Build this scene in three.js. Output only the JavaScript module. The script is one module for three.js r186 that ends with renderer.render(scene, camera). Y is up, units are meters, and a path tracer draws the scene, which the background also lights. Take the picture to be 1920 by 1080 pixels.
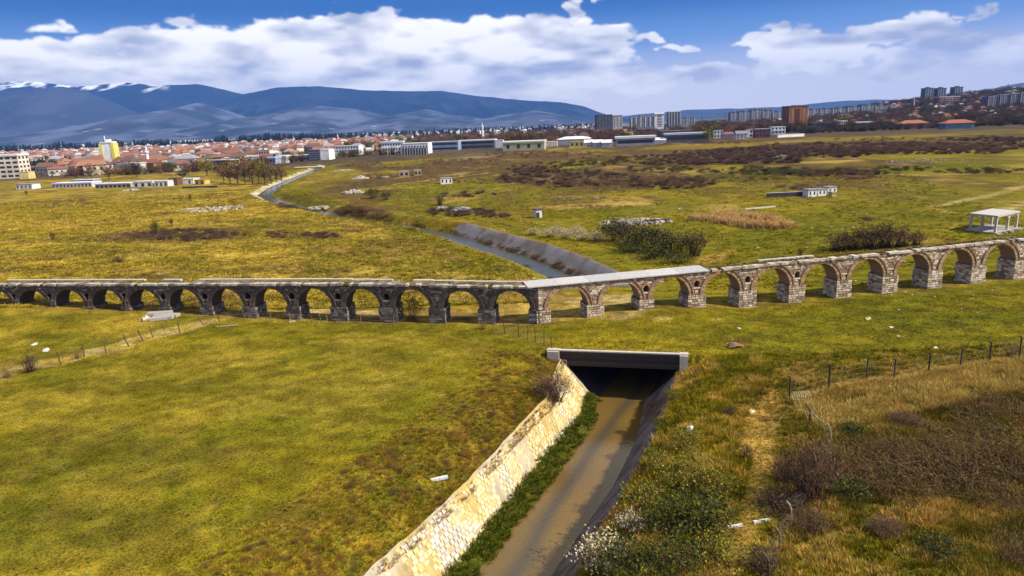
import * as THREE from 'three';
import { mergeGeometries } from 'three/addons/utils/BufferGeometryUtils.js';

// ---------------------------------------------------------------- camera, sky, sun, exposure
const scene = new THREE.Scene();
const RAD = Math.PI / 180;
const EYE = 27.4, PITCH = 13.4 * RAD, ROLL = 2.3 * RAD, FOCAL = 1281;
const camera = new THREE.PerspectiveCamera(2 * Math.atan(540 / FOCAL) / RAD, 1920 / 1080, 0.5, 60000);
camera.position.set(0, EYE, 0);
camera.rotation.order = 'YXZ';
camera.rotation.set(-PITCH, 0, -ROLL);
const renderer = new THREE.WebGLRenderer({ antialias: true });
renderer.toneMapping = THREE.LinearToneMapping;
renderer.toneMappingExposure = 1.4;
renderer.shadowMap.enabled = true;
const SUN_AZ = 16.5 * RAD, SUN_EL = 43 * RAD;           // from the right, a little towards the viewer
const sun = new THREE.DirectionalLight(new THREE.Color(1.0, 0.91, 0.76), 5.0);
sun.position.set(Math.cos(SUN_AZ) * Math.cos(SUN_EL) * 300, Math.sin(SUN_EL) * 300, Math.sin(SUN_AZ) * Math.cos(SUN_EL) * 300 - 90);
sun.target.position.set(0, 0, -90);
sun.castShadow = true;
sun.shadow.mapSize.set(4096, 4096);
Object.assign(sun.shadow.camera, { left: -220, right: 220, top: 220, bottom: -220, near: 1, far: 900 });
scene.add(sun, sun.target);
scene.fog = new THREE.FogExp2(new THREE.Color(0.14, 0.36, 1.0), 4.4e-5);

// ---------------------------------------------------------------- numbers
function rng(seed) { let a = seed >>> 0; return () => { a = (a + 0x6D2B79F5) | 0; let t = Math.imul(a ^ (a >>> 15), 1 | a); t = (t + Math.imul(t ^ (t >>> 7), 61 | t)) ^ t; return ((t ^ (t >>> 14)) >>> 0) / 4294967296; }; }
const R0 = rng(7);
const lerp = (a, b, t) => a + (b - a) * t, clamp = (v, a = 0, b = 1) => Math.min(b, Math.max(a, v));
const sstep = (a, b, v) => { const t = clamp((v - a) / (b - a)); return t * t * (3 - 2 * t); };
const mix3 = (a, b, t) => [lerp(a[0], b[0], t), lerp(a[1], b[1], t), lerp(a[2], b[2], t)];
const interp = (tab, v) => { if (v <= tab[0][0]) return tab[0][1]; for (let i = 1; i < tab.length; i++) if (v <= tab[i][0]) { const a = tab[i - 1], b = tab[i]; return lerp(a[1], b[1], (v - a[0]) / (b[0] - a[0])); } return tab[tab.length - 1][1]; };
const PERM = new Float32Array(65536); { const r = rng(11); for (let i = 0; i < 65536; i++) PERM[i] = r(); }
const hsh = (x, y) => PERM[((x & 255) << 8 ^ (y & 255) * 0x101 ^ ((x >> 8) * 7919 + (y >> 8) * 104729)) & 65535];
function noise(x, y) { const i = Math.floor(x), j = Math.floor(y); let u = x - i, v = y - j; u = u * u * (3 - 2 * u); v = v * v * (3 - 2 * v); return lerp(lerp(hsh(i, j), hsh(i + 1, j), u), lerp(hsh(i, j + 1), hsh(i + 1, j + 1), u), v); }
function fbm(x, y, o = 4) { let s = 0, a = 0.5, t = 0; for (let k = 0; k < o; k++) { s += a * noise(x + k * 17.3, y - k * 9.7); t += a; x = x * 2.03 + y * 0.11; y = y * 1.97 - x * 0.05; a *= 0.5; } return s / t; }
// a direction through the photograph (1920 x 1080), as (right, up, away)
function look(px, py) {
  const a = (px - 960) / FOCAL, b = (540 - py) / FOCAL, c = Math.cos(ROLL), s = Math.sin(ROLL), u = a * c + b * s, v = -a * s + b * c;
  return [u, v * Math.cos(PITCH) - Math.sin(PITCH), v * Math.sin(PITCH) + Math.cos(PITCH)];
}
const flatAt = (px, py, h = 0) => { const q = look(px, py), t = (h - EYE) / q[1]; return [q[0] * t, q[2] * t]; };   // (x, away) on level h
const farAt = (px, py, away) => { const q = look(px, py); return [q[0] / q[2] * away, EYE + q[1] / q[2] * away]; };    // (x, height) at a distance
const W = (x, y, d) => new THREE.Vector3(x, y, -d);

// ---------------------------------------------------------------- sky: air and clouds
{
  const w = 4096, h = 2048, data = new Float32Array(w * h * 4), DEG = 180 / Math.PI;
  const azel = (px, py) => { const q = look(px, py); return [Math.atan2(q[0], q[2]) * DEG, Math.atan2(q[1], Math.hypot(q[0], q[2])) * DEG]; };
  // cumulus heaps in view: centre and half sizes in the photograph, how thick
  const heaps = [[700, 110, 430, 80, 1.25], [350, 95, 200, 52, 1.2], [860, 78, 250, 52, 1.15], [1050, 105, 170, 70, 1.1], [60, 115, 210, 45, 1.0], [250, 130, 330, 50, 1.0], [640, 48, 150, 34, 1.0], [100, 55, 60, 14, 0.6],
    [1490, 100, 140, 36, 0.95], [1700, 62, 130, 36, 1.0], [1850, 78, 150, 34, 1.0], [1410, 90, 50, 26, 0.8], [1600, 90, 110, 28, 0.8], [1255, 93, 26, 12, 0.9], [1215, 76, 26, 10, 0.7], [1090, 18, 30, 18, 0.7], [1140, 6, 20, 10, 0.7], [1470, 70, 40, 14, 0.75], [1822, 33, 14, 8, 0.8],
    [1300, 140, 130, 16, 0.7], [1560, 122, 240, 26, 0.75], [1800, 120, 200, 26, 0.8], [350, 165, 420, 34, 1.0], [900, 160, 330, 36, 1.0], [1150, 150, 120, 40, 0.9], [-150, 90, 200, 60, 1.0], [2100, 80, 200, 50, 1.0]].map(([x, y, rx, ry, k]) => { const a = azel(x, y), b = azel(x + rx, y), c = azel(x, y - ry); return [a[0], a[1], Math.abs(b[0] - a[0]), Math.abs(c[1] - a[1]), k]; });
  const blue = (el) => { const t = clamp(el / 90); const low = [0.98, 0.96, 1.02], mid = [0.17, 0.34, 0.70], up = [0.036, 0.155, 0.47], zen = [0.012, 0.050, 0.19]; return el < 6.6 ? mix3(low, mid, sstep(2.2, 6.6, el)) : el < 11 ? mix3(mid, up, sstep(6.0, 9.2, el)) : mix3(up, zen, Math.pow(sstep(9, 90, el), 0.7)); };
  function at(az, el) {
    let dens = 0;
    if (Math.abs(az) < 62 && el < 16) {
      const wx = (fbm(az * 0.35 + 40, el * 0.8, 4) - 0.5) * 5, wy = (fbm(az * 0.35, el * 0.8 + 30, 4) - 0.5) * 2.4;
      for (const [ca, ce, ra, re, k] of heaps) { const u = (az + wx - ca) / ra, v = (el + wy - ce) / re, q = 1 - (u * u + v * v); if (q > -0.7) dens = Math.max(dens, k * clamp(q * 0.9 + 0.36, 0, 1)); }
      const f = fbm(az * 0.62 + 5, el * 1.5, 6); dens = sstep(0.38, 0.60, dens * 0.9 + (f - 0.5) * 0.85);
      const edge = sstep(62, 50, Math.abs(az)) * sstep(16, 12, el); dens *= edge;
    }
    // the same weather all round
    const k = 1 / Math.max(0.05, Math.sin(Math.max(el, 1.5) * Math.PI / 180)), a = az * Math.PI / 180, X = Math.sin(a) * k, Z = Math.cos(a) * k;
    const outside = Math.max(sstep(50, 62, Math.abs(az)), sstep(11, 17, el));
    if (outside > 0) { const f = fbm(X * 0.9 + 12, Z * 0.9 - 7, 6); dens = Math.max(dens, outside * sstep(0.53, 0.70, f)); }
    let c = blue(el);
    const shade = clamp(0.62 + (fbm(az * 0.26 + 9, el * 0.95 - 3, 6) - 0.5) * 2.9 + (el - 4.5) * 0.055, 0, 1);
    const cl = mix3([0.52, 0.56, 0.70], [1.32, 1.28, 1.22], shade);
    const haze = sstep(5.0, 1.0, el); const body = mix3(cl, [0.98, 0.97, 1.0], haze * 0.6);
    return mix3(c, body, dens * 0.96);
  }
  const put = (i, j, c) => { const o = (j * w + i) * 4; data[o] = c[0] * 0.8; data[o + 1] = c[1] * 0.8; data[o + 2] = c[2] * 0.8; data[o + 3] = 1; };
  const azOf = (i) => { const t = ((i + 0.5) / w - 0.5) * 2 * Math.PI; return Math.atan2(Math.cos(t), -Math.sin(t)) * DEG; };   // three: u = atan2(z, x); away = -z
  const elOf = (j) => ((j + 0.5) / h - 0.5) * 180;
  const ST = 6, cw = Math.ceil(w / ST) + 1, ch = Math.ceil(h / ST) + 2, coarse = [];
  for (let j = 0; j < ch; j++) for (let i = 0; i < cw; i++) { const el = elOf(j * ST); coarse.push(el < -2 ? null : at(azOf((i * ST) % w), Math.max(el, 0))); }
  const ground = [0.40, 0.46, 0.60];
  for (let j = 0; j < h; j++) {
    const el = elOf(j);
    for (let i = 0; i < w; i++) {
      if (el < -0.05) { put(i, j, ground); continue; }
      const az = azOf(i);
      if (Math.abs(az) < 48 && el < 14) { put(i, j, at(az, el)); continue; }
      const x = i / ST, y = j / ST, a = Math.floor(x), b = Math.floor(y), u = x - a, v = y - b, g = (p, q) => coarse[q * cw + p] || coarse[(q + 1) * cw + p];
      put(i, j, mix3(mix3(g(a, b), g(a + 1, b), u), mix3(g(a, b + 1), g(a + 1, b + 1), u), v));
    }
  }
  const t = new THREE.DataTexture(data, w, h, THREE.RGBAFormat, THREE.FloatType);
  t.mapping = THREE.EquirectangularReflectionMapping; t.magFilter = t.minFilter = THREE.LinearFilter; t.wrapS = THREE.RepeatWrapping; t.needsUpdate = true;
  scene.background = t; scene.environment = t;
}
console.log('sky done');

// ---------------------------------------------------------------- naming and building helpers
const taken = new Map();
function numbered(n) { const k = taken.get(n) || 0; taken.set(n, k + 1); return k ? n + '_' + String(k).padStart(3, '0') : n; }
function tag(o, label, category, group, kind) { o.userData.label = label; o.userData.category = category; if (group) o.userData.group = group; if (kind) o.userData.kind = kind; return o; }
function shadows(m) { m.castShadow = m.receiveShadow = true; return m; }
function mesh(name, geo, mat, parent) { const m = shadows(new THREE.Mesh(geo, mat)); m.name = parent ? name : numbered(name); (parent || scene).add(m); return m; }
function thing(name, label, category, group, pos) { const o = new THREE.Group(); o.name = numbered(name); if (pos) o.position.copy(pos); scene.add(o); return tag(o, label, category, group); }
function structure(name, geo, mat) { const m = mesh(name, geo, mat); m.userData.kind = 'structure'; return m; }
// triangles collector with optional vertex colours
class Soup {
  constructor() { this.p = []; this.c = []; this.u = []; this.idx = []; this.hasC = false; }
  v(x, y, z, c, u = 0, w = 0) { this.p.push(x, y, z); if (c) { this.hasC = true; this.c.push(c[0], c[1], c[2]); } else this.c.push(1, 1, 1); this.u.push(u, w); return this.p.length / 3 - 1; }
  tri(a, b, c) { this.idx.push(a, b, c); }
  quad(a, b, c, d) { this.idx.push(a, b, c, a, c, d); }
  flat(pts, c) { const uv = (q) => [q.x + q.z * 0.3, q.y + q.z * 0.7]; const k = pts.map((q) => this.v(q.x, q.y, q.z, c, ...uv(q))); for (let i = 1; i + 1 < k.length; i++) this.tri(k[0], k[i], k[i + 1]); }
  // eight corners: bottom ring 0..3 (counter-clockwise from above), top ring 4..7
  hexa(q, c) { for (const f of [[3, 2, 1, 0], [4, 5, 6, 7], [0, 1, 5, 4], [1, 2, 6, 5], [2, 3, 7, 6], [3, 0, 4, 7]]) this.flat(f.map((i) => q[i]), c); }
  box(cx, cy, cz, w, h, d, c, turn = 0) { const s = Math.sin(turn), k = Math.cos(turn), q = []; for (const y of [-h / 2, h / 2]) for (const [x, z] of [[-1, 1], [1, 1], [1, -1], [-1, -1]]) { const a = x * w / 2, b = z * d / 2; q.push(new THREE.Vector3(cx + a * k + b * s, cy + y, cz - a * s + b * k)); } this.hexa(q, c); }
  bar(a, b, r, c, r2 = r, sides = 5) { const ax = new THREE.Vector3().subVectors(b, a), n = ax.clone().normalize(), e = Math.abs(n.y) > 0.9 ? new THREE.Vector3(1, 0, 0) : new THREE.Vector3(0, 1, 0), u = new THREE.Vector3().crossVectors(n, e).normalize(), w = new THREE.Vector3().crossVectors(n, u), k = []; for (const [o, rr] of [[a, r], [b, r2]]) for (let i = 0; i < sides; i++) { const t = i / sides * 6.2832; const q = o.clone().addScaledVector(u, Math.cos(t) * rr).addScaledVector(w, Math.sin(t) * rr); k.push(this.v(q.x, q.y, q.z, c, i / sides, 0)); } for (let i = 0; i < sides; i++) { const j = (i + 1) % sides; this.quad(k[i], k[sides + i], k[sides + j], k[j]); } for (let i = 1; i + 1 < sides; i++) this.tri(k[sides], k[sides + i + 1], k[sides + i]); }
  geo(smooth) { const g = new THREE.BufferGeometry(); g.setAttribute('position', new THREE.Float32BufferAttribute(this.p, 3)); g.setAttribute('uv', new THREE.Float32BufferAttribute(this.u, 2)); if (this.hasC) g.setAttribute('color', new THREE.Float32BufferAttribute(this.c, 3)); g.setIndex(this.idx); g.computeVertexNormals(); return g; }
  mesh(name, mat, parent) { return mesh(name, this.geo(), mat, parent); }
}
function tex(size, fn, { srgb = false, repeat = 1 } = {}) {      // fn(x, y in 0..1) -> [r, g, b] 0..1 ; noise inside is made to wrap
  const d = new Uint8Array(size * size * 4);
  for (let j = 0; j < size; j++) for (let i = 0; i < size; i++) { const c = fn(i / size, j / size), o = (j * size + i) * 4; d[o] = clamp(c[0]) * 255; d[o + 1] = clamp(c[1]) * 255; d[o + 2] = clamp(c[2]) * 255; d[o + 3] = 255; }
  const t = new THREE.DataTexture(d, size, size, THREE.RGBAFormat); t.wrapS = t.wrapT = THREE.RepeatWrapping; t.magFilter = THREE.LinearFilter; t.minFilter = THREE.LinearMipmapLinearFilter; t.generateMipmaps = true; if (srgb) t.colorSpace = THREE.SRGBColorSpace; t.repeat.set(repeat, repeat); t.needsUpdate = true; return t;
}
const wrapN = (x, y, f, o = 4) => { // tiling noise: lattice wraps at f cells
  let s = 0, a = 0.5, t = 0; for (let k = 0; k < o; k++) { const X = x * f, Y = y * f, i = Math.floor(X), j = Math.floor(Y); let u = X - i, v = Y - j; u = u * u * (3 - 2 * u); v = v * v * (3 - 2 * v); const m = (n) => ((n % f) + f) % f; const q = (p, r) => hsh(m(p) + k * 31, m(r) + k * 57); s += a * lerp(lerp(q(i, j), q(i + 1, j), u), lerp(q(i, j + 1), q(i + 1, j + 1), u), v); t += a; f *= 2; a *= 0.55; } return s / t; };
const rough = (o) => new THREE.MeshPhysicalMaterial({ roughness: 0.95, metalness: 0, specularIntensity: 0.2, ...o });
const T = {};
T.grass = tex(1024, (x, y) => { const a = wrapN(x, y, 7, 4), b = wrapN(x + 0.37, y, 60, 3), c = wrapN(x, y + 0.2, 190, 2); const v = clamp(0.60 + (a - 0.5) * 0.5 + (b - 0.5) * 1.15 + (c - 0.5) * 0.8, 0.08, 1); const warm = (wrapN(x + 0.5, y + 0.1, 24, 3) - 0.5) * 0.5; return [v * (1 + warm * 0.6), v, v * (1 - warm)]; });
T.grassBump = tex(1024, (x, y) => { const v = wrapN(x, y, 40, 4) * 0.6 + wrapN(x, y, 160, 2) * 0.4; return [v, v, v]; });
T.stone = tex(512, (x, y) => { const v = 0.82 + (wrapN(x, y, 6, 5) - 0.5) * 0.7 + (wrapN(x, y, 64, 2) - 0.5) * 0.35; return [v, v * 0.985, v * 0.96]; });
T.stoneBump = tex(512, (x, y) => { const v = wrapN(x, y, 12, 5); return [v, v, v]; });
T.concrete = tex(512, (x, y) => { const v = 0.75 + (wrapN(x, y, 5, 5) - 0.5) * 0.45 + (wrapN(x, y, 90, 2) - 0.5) * 0.15; return [v, v, v]; });
console.log('textures done');
// ---------------------------------------------------------------- the lie of the land: (x to the right, d away)
const BEND = [3.5, 92.0], LEGS = { left: { dir: [-0.9866, 0.163], away: [0.163, 0.9866] }, right: { dir: [0.9826, 0.1857], away: [-0.1857, 0.9826] } };
const lineD = (x) => x < BEND[0] ? BEND[1] + (BEND[0] - x) * 0.1652 : BEND[1] + (x - BEND[0]) * 0.189;   // front foot of the aqueduct
const LEFT_RISE = [[0, 0.15], [15, 0.16], [22, 0.2], [30, 0.39], [37, 0.68], [44, 0.8], [51, 1.27], [58, 1.67], [64, 1.9], [71, 2.22], [77, 2.46], [83, 2.71], [110, 3.3]];
const RIGHT_RISE = [[0, 0.18], [8, 0.44], [15.9, 0.91], [23.7, 0.43], [31.8, -0.38], [40, -0.28], [55, -0.11], [79, 0.13], [110, 0.3]];
const CU = [0.42, 0.9075], CN = [0.9075, -0.42], CP = [0, 45];
const canal = (x, d) => [x * CU[0] + (d - CP[1]) * CU[1], x * CN[0] + (d - CP[1]) * CN[1]];      // (along, across to the right)
const canalAt = (t, o) => [t * CU[0] + o * CN[0], CP[1] + t * CU[1] + o * CN[1]];
const mouthSide = (x, d) => d - (80.2 - (x - 5) * 0.2303);                                        // < 0 in front of the culvert
const WATER = -5.6, WATER_FAR = -2.5;
const topL = (t) => interp([[-40, -8.2], [-8, -7.8], [1, -7.1], [8, -6.8], [15, -6.8], [22, -6.4], [28.5, -8.1], [35, -9.6]], t) + (fbm(t * 0.8, 4, 3) - 0.5) * 0.4, toeL = (t) => interp([[-40, -5.0], [20, -5.1], [27, -4.9], [35, -6.2]], t) + (fbm(t * 0.6, 9, 3) - 0.5) * 0.5, topY = (t) => interp([[-40, -2.1], [0, -1.95], [14, -1.5], [22, -1.1], [28, -0.9], [35, -0.9]], t);
const watL = (t) => interp([[-40, -3.4], [20, -3.1], [27, -3.2], [35, -4.6]], t), watR = (t) => interp([[-40, 1.8], [0, 1.9], [15, 2.7], [25, 2.3], [36, 0.6]], t), topR = (t) => interp([[-40, 5.6], [16, 6.0], [31, 5.2], [37, 4.7]], t);
const FARC = [[16, 112], [13.5, 121], [9.4, 136], [2.6, 154], [-7, 172], [-19.5, 197], [-34, 215], [-47, 225], [-65, 247], [-85, 274], [-107, 311], [-119, 335], [-128, 377], [-137, 439], [-149, 531], [-158, 610]];
function toLine(pts, x, d) {   // [distance, signed side (right of travel > 0), along]
  let best = 1e9, side = 0, along = 0, run = 0;
  for (let i = 0; i + 1 < pts.length; i++) { const [ax, ad] = pts[i], bx = pts[i + 1][0] - ax, bd = pts[i + 1][1] - ad, l = Math.hypot(bx, bd), t = clamp(((x - ax) * bx + (d - ad) * bd) / (l * l)), px = x - ax - bx * t, pd = d - ad - bd * t, q = Math.hypot(px, pd); if (q < best) { best = q; side = Math.sign(px * bd - pd * bx) * q; along = run + t * l; } run += l; }
  return [best, side, along];
}
const farLevel = (d) => interp([[0, WATER_FAR], [205, WATER_FAR], [250, -1.25], [700, -1.1]], d);
const hillR = (x, d) => 80 * sstep(1000, 2600, d) * sstep(0.25, 0.8, x / Math.max(d, 1));
function plain(x, d) {
  const dd = d - lineD(x); let h = 0;
  if (x < 3.5) h += interp(LEFT_RISE, (3.5 - x) / 0.9866) * sstep(-26, -1, dd) * lerp(1, 0.25, sstep(20, 130, dd)) * sstep(-400, -120, x);
  else h += interp(RIGHT_RISE, (x - 3.5) / 0.9826) * Math.exp(-(dd * dd) / 80);
  const r = roughness(x, d);
  h += (fbm(x / 16, d / 16, 3) - 0.5) * 0.7 * Math.min(1, 0.25 + r) + (fbm(x / 2.6 + 7, d / 2.6, 3) - 0.5) * 0.5 * r;
  return h + hillR(x, d);
}
function roughness(x, d) {      // how tussocky the grass is
  const [t, o] = canal(x, d), dd = d - lineD(x); let r = 0.25;
  if (dd < 0 && mouthSide(x, d) < 4) r = o < 0 ? 0.12 + 0.6 * sstep(-14, -7, o) : 0.35 + 0.9 * sstep(17, 26, x - (78 - d) * 0.15) * sstep(76, 66, d);
  if (dd < 0 && x < -40) r = 0.3;
  if (dd > 4) r = x < -5 ? 0.65 : 0.35 + 0.35 * sstep(200, 320, d);
  return Math.abs(dd - 1.4) < 3 ? Math.min(r, 0.08) : r;
}
function height(x, d) {
  let h = plain(x, d);
  if (d < 84 && d > 2 && Math.abs(x) < 60 && mouthSide(x, d) < 0) {
    const [t, o] = canal(x, d), a = topL(t), b = toeL(t), yt = topY(t), wl = watL(t), wr = watR(t), tr = topR(t);
    if (o > a - 6 && o < tr + 4) {
      let y;
      if (o < a) y = lerp(h, yt, sstep(0, 1, (o - a + 6) / 6)) + (fbm(x * 0.7, d * 0.7, 3) - 0.5) * 0.3 * sstep(0, 0.3, (o - a + 6) / 6) * sstep(0, 1, a - o);
      else if (o < b) y = lerp(yt, -4.9, (o - a) / (b - a));
      else if (o < wl) y = lerp(-4.9, WATER - 0.05, (o - b) / (wl - b)) + (fbm(x, d, 3) - 0.5) * 0.4;
      else if (o < wr) y = WATER - 0.05 - 0.7 * Math.min(1, (o - wl) / 0.8, (wr - o) / 0.8);
      else if (o < tr) y = lerp(WATER - 0.05, -1.6, (o - wr) / (tr - wr)) + (fbm(x * 0.8, d * 0.8, 3) - 0.5) * 0.4;
      else y = lerp(-1.6, h, sstep(0, 1, (o - tr) / 4)) + (fbm(x * 0.7, d * 0.7, 3) - 0.5) * 0.3 * sstep(4, 3, o - tr);
      h = Math.min(h, y);
    }
  }
  if (d > 108 && d < 620 && x < 40 && x > -200) {
    const [q, side] = toLine(FARC, x, d);
    if (q < 11 && d > 113) { const WF = farLevel(d), wl = lerp(6.7, 4.0, sstep(205, 250, d)); let y = 9; if (side >= 0) y = q < 2.6 ? WF - 0.6 : q < 6.2 ? lerp(WF - 0.1, 0.1, (q - 2.6) / 3.6) : 9; else y = q < 2.6 ? WF - 0.6 : q < 2.6 + wl ? lerp(WF - 0.1, 0.1, (q - 2.6) / wl) : 9; h = Math.min(h, y); }
  }
  return h;
}
function spot(px, py) { let h = 0, q; for (let k = 0; k < 8; k++) { q = flatAt(px, py, h); h = plain(q[0], q[1]); } return [q[0], q[1], height(q[0], q[1])]; }   // where a point of the photograph's ground lies
function spotNear(px, py) { const a = spot(px, py); if (a[1] > 84 || Math.abs(a[0]) > 40) return a; const q = look(px, py); for (let d = 32; d < 90; d += 0.12) { const x = q[0] / q[2] * d, y = EYE + q[1] / q[2] * d, h = height(x, d); if (y < h) return [x, d, h]; } return a; }
const onLand = (x, d, up = 0) => W(x, height(x, d) + up, d);

// ---------------------------------------------------------------- what grows or lies where (colours of the matter itself)
const K = { green: [0.120, 0.115, 0.0046], lush: [0.060, 0.070, 0.0044], yellow: [0.245, 0.182, 0.0105], dry: [0.37, 0.255, 0.028], straw: [0.43, 0.29, 0.072], brown: [0.110, 0.062, 0.021], scrub: [0.056, 0.034, 0.020], soil: [0.34, 0.205, 0.045], sand: [0.47, 0.345, 0.135], orange: [0.26, 0.155, 0.014], town: [0.060, 0.050, 0.038], rock: [0.5, 0.46, 0.40], grey: [0.15, 0.13, 0.135], mudg: [0.092, 0.072, 0.012] };
// patches read off the photograph: centre, half sizes, matter, how strong
const PATCH = [
  [350, 442, 130, 15, 'scrub', 0.9], [245, 447, 60, 10, 'brown', 0.8], [430, 478, 120, 9, 'dry', 0.7], [180, 470, 110, 16, 'green', 0.5], [110, 395, 120, 20, 'yellow', 0.7], [60, 420, 90, 10, 'dry', 0.6], [470, 400, 110, 14, 'dry', 0.6], [540, 440, 40, 10, 'brown', 0.6], [600, 445, 45, 9, 'brown', 0.7], [590, 520, 40, 60, 'green', 0.5], [480, 420, 30, 12, 'green', 0.7], [200, 505, 150, 12, 'dry', 0.5], [700, 470, 150, 14, 'brown', 0.4], [800, 500, 120, 12, 'green', 0.5], [930, 500, 70, 18, 'green', 0.7],
  [860, 360, 140, 12, 'green', 0.6], [620, 330, 60, 12, 'yellow', 0.8], [560, 372, 30, 20, 'green', 0.6], [840, 395, 80, 16, 'green', 0.9], [900, 410, 120, 9, 'orange', 0.35], [1150, 395, 190, 14, 'green', 0.8], [1120, 385, 130, 5, 'straw', 0.8], [1250, 425, 160, 16, 'green', 0.7], [1480, 445, 200, 24, 'green', 0.9], [1650, 410, 240, 26, 'green', 0.9], [1830, 380, 140, 22, 'green', 0.7], [1700, 320, 220, 9, 'green', 0.9], [1850, 305, 120, 8, 'green', 0.9], [1060, 330, 160, 16, 'scrub', 0.75], [1250, 340, 130, 14, 'scrub', 0.75], [1340, 295, 210, 14, 'scrub', 0.8], [1600, 275, 220, 10, 'scrub', 0.85], [1500, 288, 160, 8, 'scrub', 0.8], [1420, 325, 150, 9, 'scrub', 0.6], [1850, 262, 120, 7, 'scrub', 0.7], [1640, 258, 240, 4, 'yellow', 0.8], [1330, 274, 120, 5, 'yellow', 0.7], [1000, 295, 120, 9, 'brown', 0.7], [850, 290, 80, 7, 'yellow', 0.9], [890, 292, 40, 5, 'sand', 0.9], [1230, 300, 60, 7, 'yellow', 0.7], [1760, 290, 130, 5, 'yellow', 0.6], [1560, 303, 80, 3, 'straw', 0.8], [1160, 365, 120, 5, 'yellow', 0.8], [1570, 345, 90, 5, 'brown', 0.4], [1390, 375, 40, 6, 'orange', 0.5], [1330, 485, 35, 7, 'soil', 0.8], [1160, 470, 90, 6, 'green', 0.8], [1085, 462, 60, 5, 'orange', 0.5],
  [1130, 562, 90, 11, 'sand', 0.75], [1060, 555, 40, 9, 'soil', 0.8], [680, 588, 60, 7, 'sand', 0.9], [610, 585, 40, 7, 'sand', 0.9], [505, 575, 30, 12, 'dry', 0.9], [860, 577, 70, 6, 'orange', 0.7], [960, 580, 40, 8, 'soil', 0.5], [1165, 592, 45, 8, 'sand', 0.6], [1240, 598, 20, 5, 'sand', 0.5],
  [90, 615, 100, 14, 'yellow', 0.5], [110, 630, 60, 12, 'lush', 0.35], [200, 610, 60, 12, 'dry', 0.5], [20, 640, 50, 12, 'dry', 0.5], [330, 597, 60, 8, 'green', 0.6],
  [600, 620, 260, 18, 'green', 0.55], [300, 720, 260, 26, 'lush', 0.3], [620, 700, 200, 22, 'yellow', 0.35], [200, 860, 280, 60, 'lush', 0.4], [520, 880, 160, 60, 'yellow', 0.35], [120, 1000, 240, 70, 'lush', 0.6], [620, 940, 60, 120, 'yellow', 0.3], [880, 700, 100, 26, 'yellow', 0.25], [820, 640, 90, 10, 'yellow', 0.4],
  [1385, 640, 36, 9, 'brown', 0.6], [1378, 650, 10, 5, 'soil', 0.8], [1500, 600, 150, 16, 'green', 0.5], [1750, 600, 160, 24, 'lush', 0.35], [1300, 620, 120, 14, 'green', 0.5], [1200, 640, 130, 10, 'yellow', 0.35], [1600, 640, 150, 16, 'yellow', 0.3], [1345, 735, 60, 24, 'yellow', 0.6], [1400, 690, 90, 18, 'green', 0.5],
  [1620, 775, 130, 26, 'straw', 0.75], [1780, 705, 120, 16, 'straw', 0.7], [1890, 700, 50, 20, 'straw', 0.8], [1840, 760, 120, 30, 'scrub', 0.9], [1760, 830, 180, 24, 'brown', 0.6], [1700, 880, 190, 46, 'scrub', 0.85], [1850, 900, 100, 40, 'scrub', 0.8], [1640, 835, 60, 14, 'lush', 0.6], [1600, 1000, 130, 60, 'mudg', 0.7], [1780, 960, 150, 26, 'straw', 0.5], [1750, 1040, 160, 40, 'lush', 0.5], [1300, 860, 60, 40, 'yellow', 0.7], [1290, 960, 70, 60, 'lush', 0.5], [1480, 940, 60, 34, 'scrub', 0.8], [1200, 1050, 90, 40, 'lush', 0.5], [1340, 1000, 60, 60, 'lush', 0.5], [1590, 740, 50, 14, 'lush', 0.4],
].map(([px, py, rx, ry, k, s]) => { const c = spot(px, py), a = spot(px + rx, py), b = spot(px, py - ry), e = spot(px, py + ry); return { x: c[0], d: (b[1] + e[1]) / 2, rx: Math.hypot(a[0] - c[0], a[1] - c[1]), rd: Math.max(1, (b[1] - e[1]) / 2), k: K[k], s, sh: (c[0] / c[1]) }; });
const track = (pts, half, k) => ({ pts: pts.map(([a, b]) => spot(a, b).slice(0, 2)), half, k: K[k] });
const TRACKS = [track([[1745, 388], [1800, 378], [1860, 365], [1935, 346]], 1.6, 'sand'), track([[1745, 388], [1770, 398], [1815, 400]], 1.3, 'soil'), track([[1890, 392], [1935, 380]], 1.2, 'sand'), track([[1450, 733], [1415, 790], [1405, 850]], 1.0, 'soil'), track([[1450, 740], [1438, 830], [1425, 900], [1395, 1000], [1370, 1075]], 0.7, 'soil'), track([[1305, 497], [1345, 480], [1372, 470]], 1.4, 'soil'), track([[650, 372], [780, 392], [900, 425], [1010, 452], [1100, 487]], 0.8, 'orange'), track([[720, 385], [860, 405], [960, 425]], 0.7, 'lush'), track([[1440, 362], [1510, 365], [1580, 362]], 0.8, 'soil'), track([[740, 345], [870, 330], [960, 318]], 1.4, 'straw')];
const FENCE_L = [[-14, 706], [0, 712], [60, 690], [115, 684], [158, 670], [200, 662], [243, 650], [270, 640], [288, 633], [338, 624], [383, 611], [412, 603]].slice(1).map(([a, b]) => spot(a, b));
const fenceLeftPts = FENCE_L.map((q) => [q[0], q[1]]).reverse();
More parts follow.
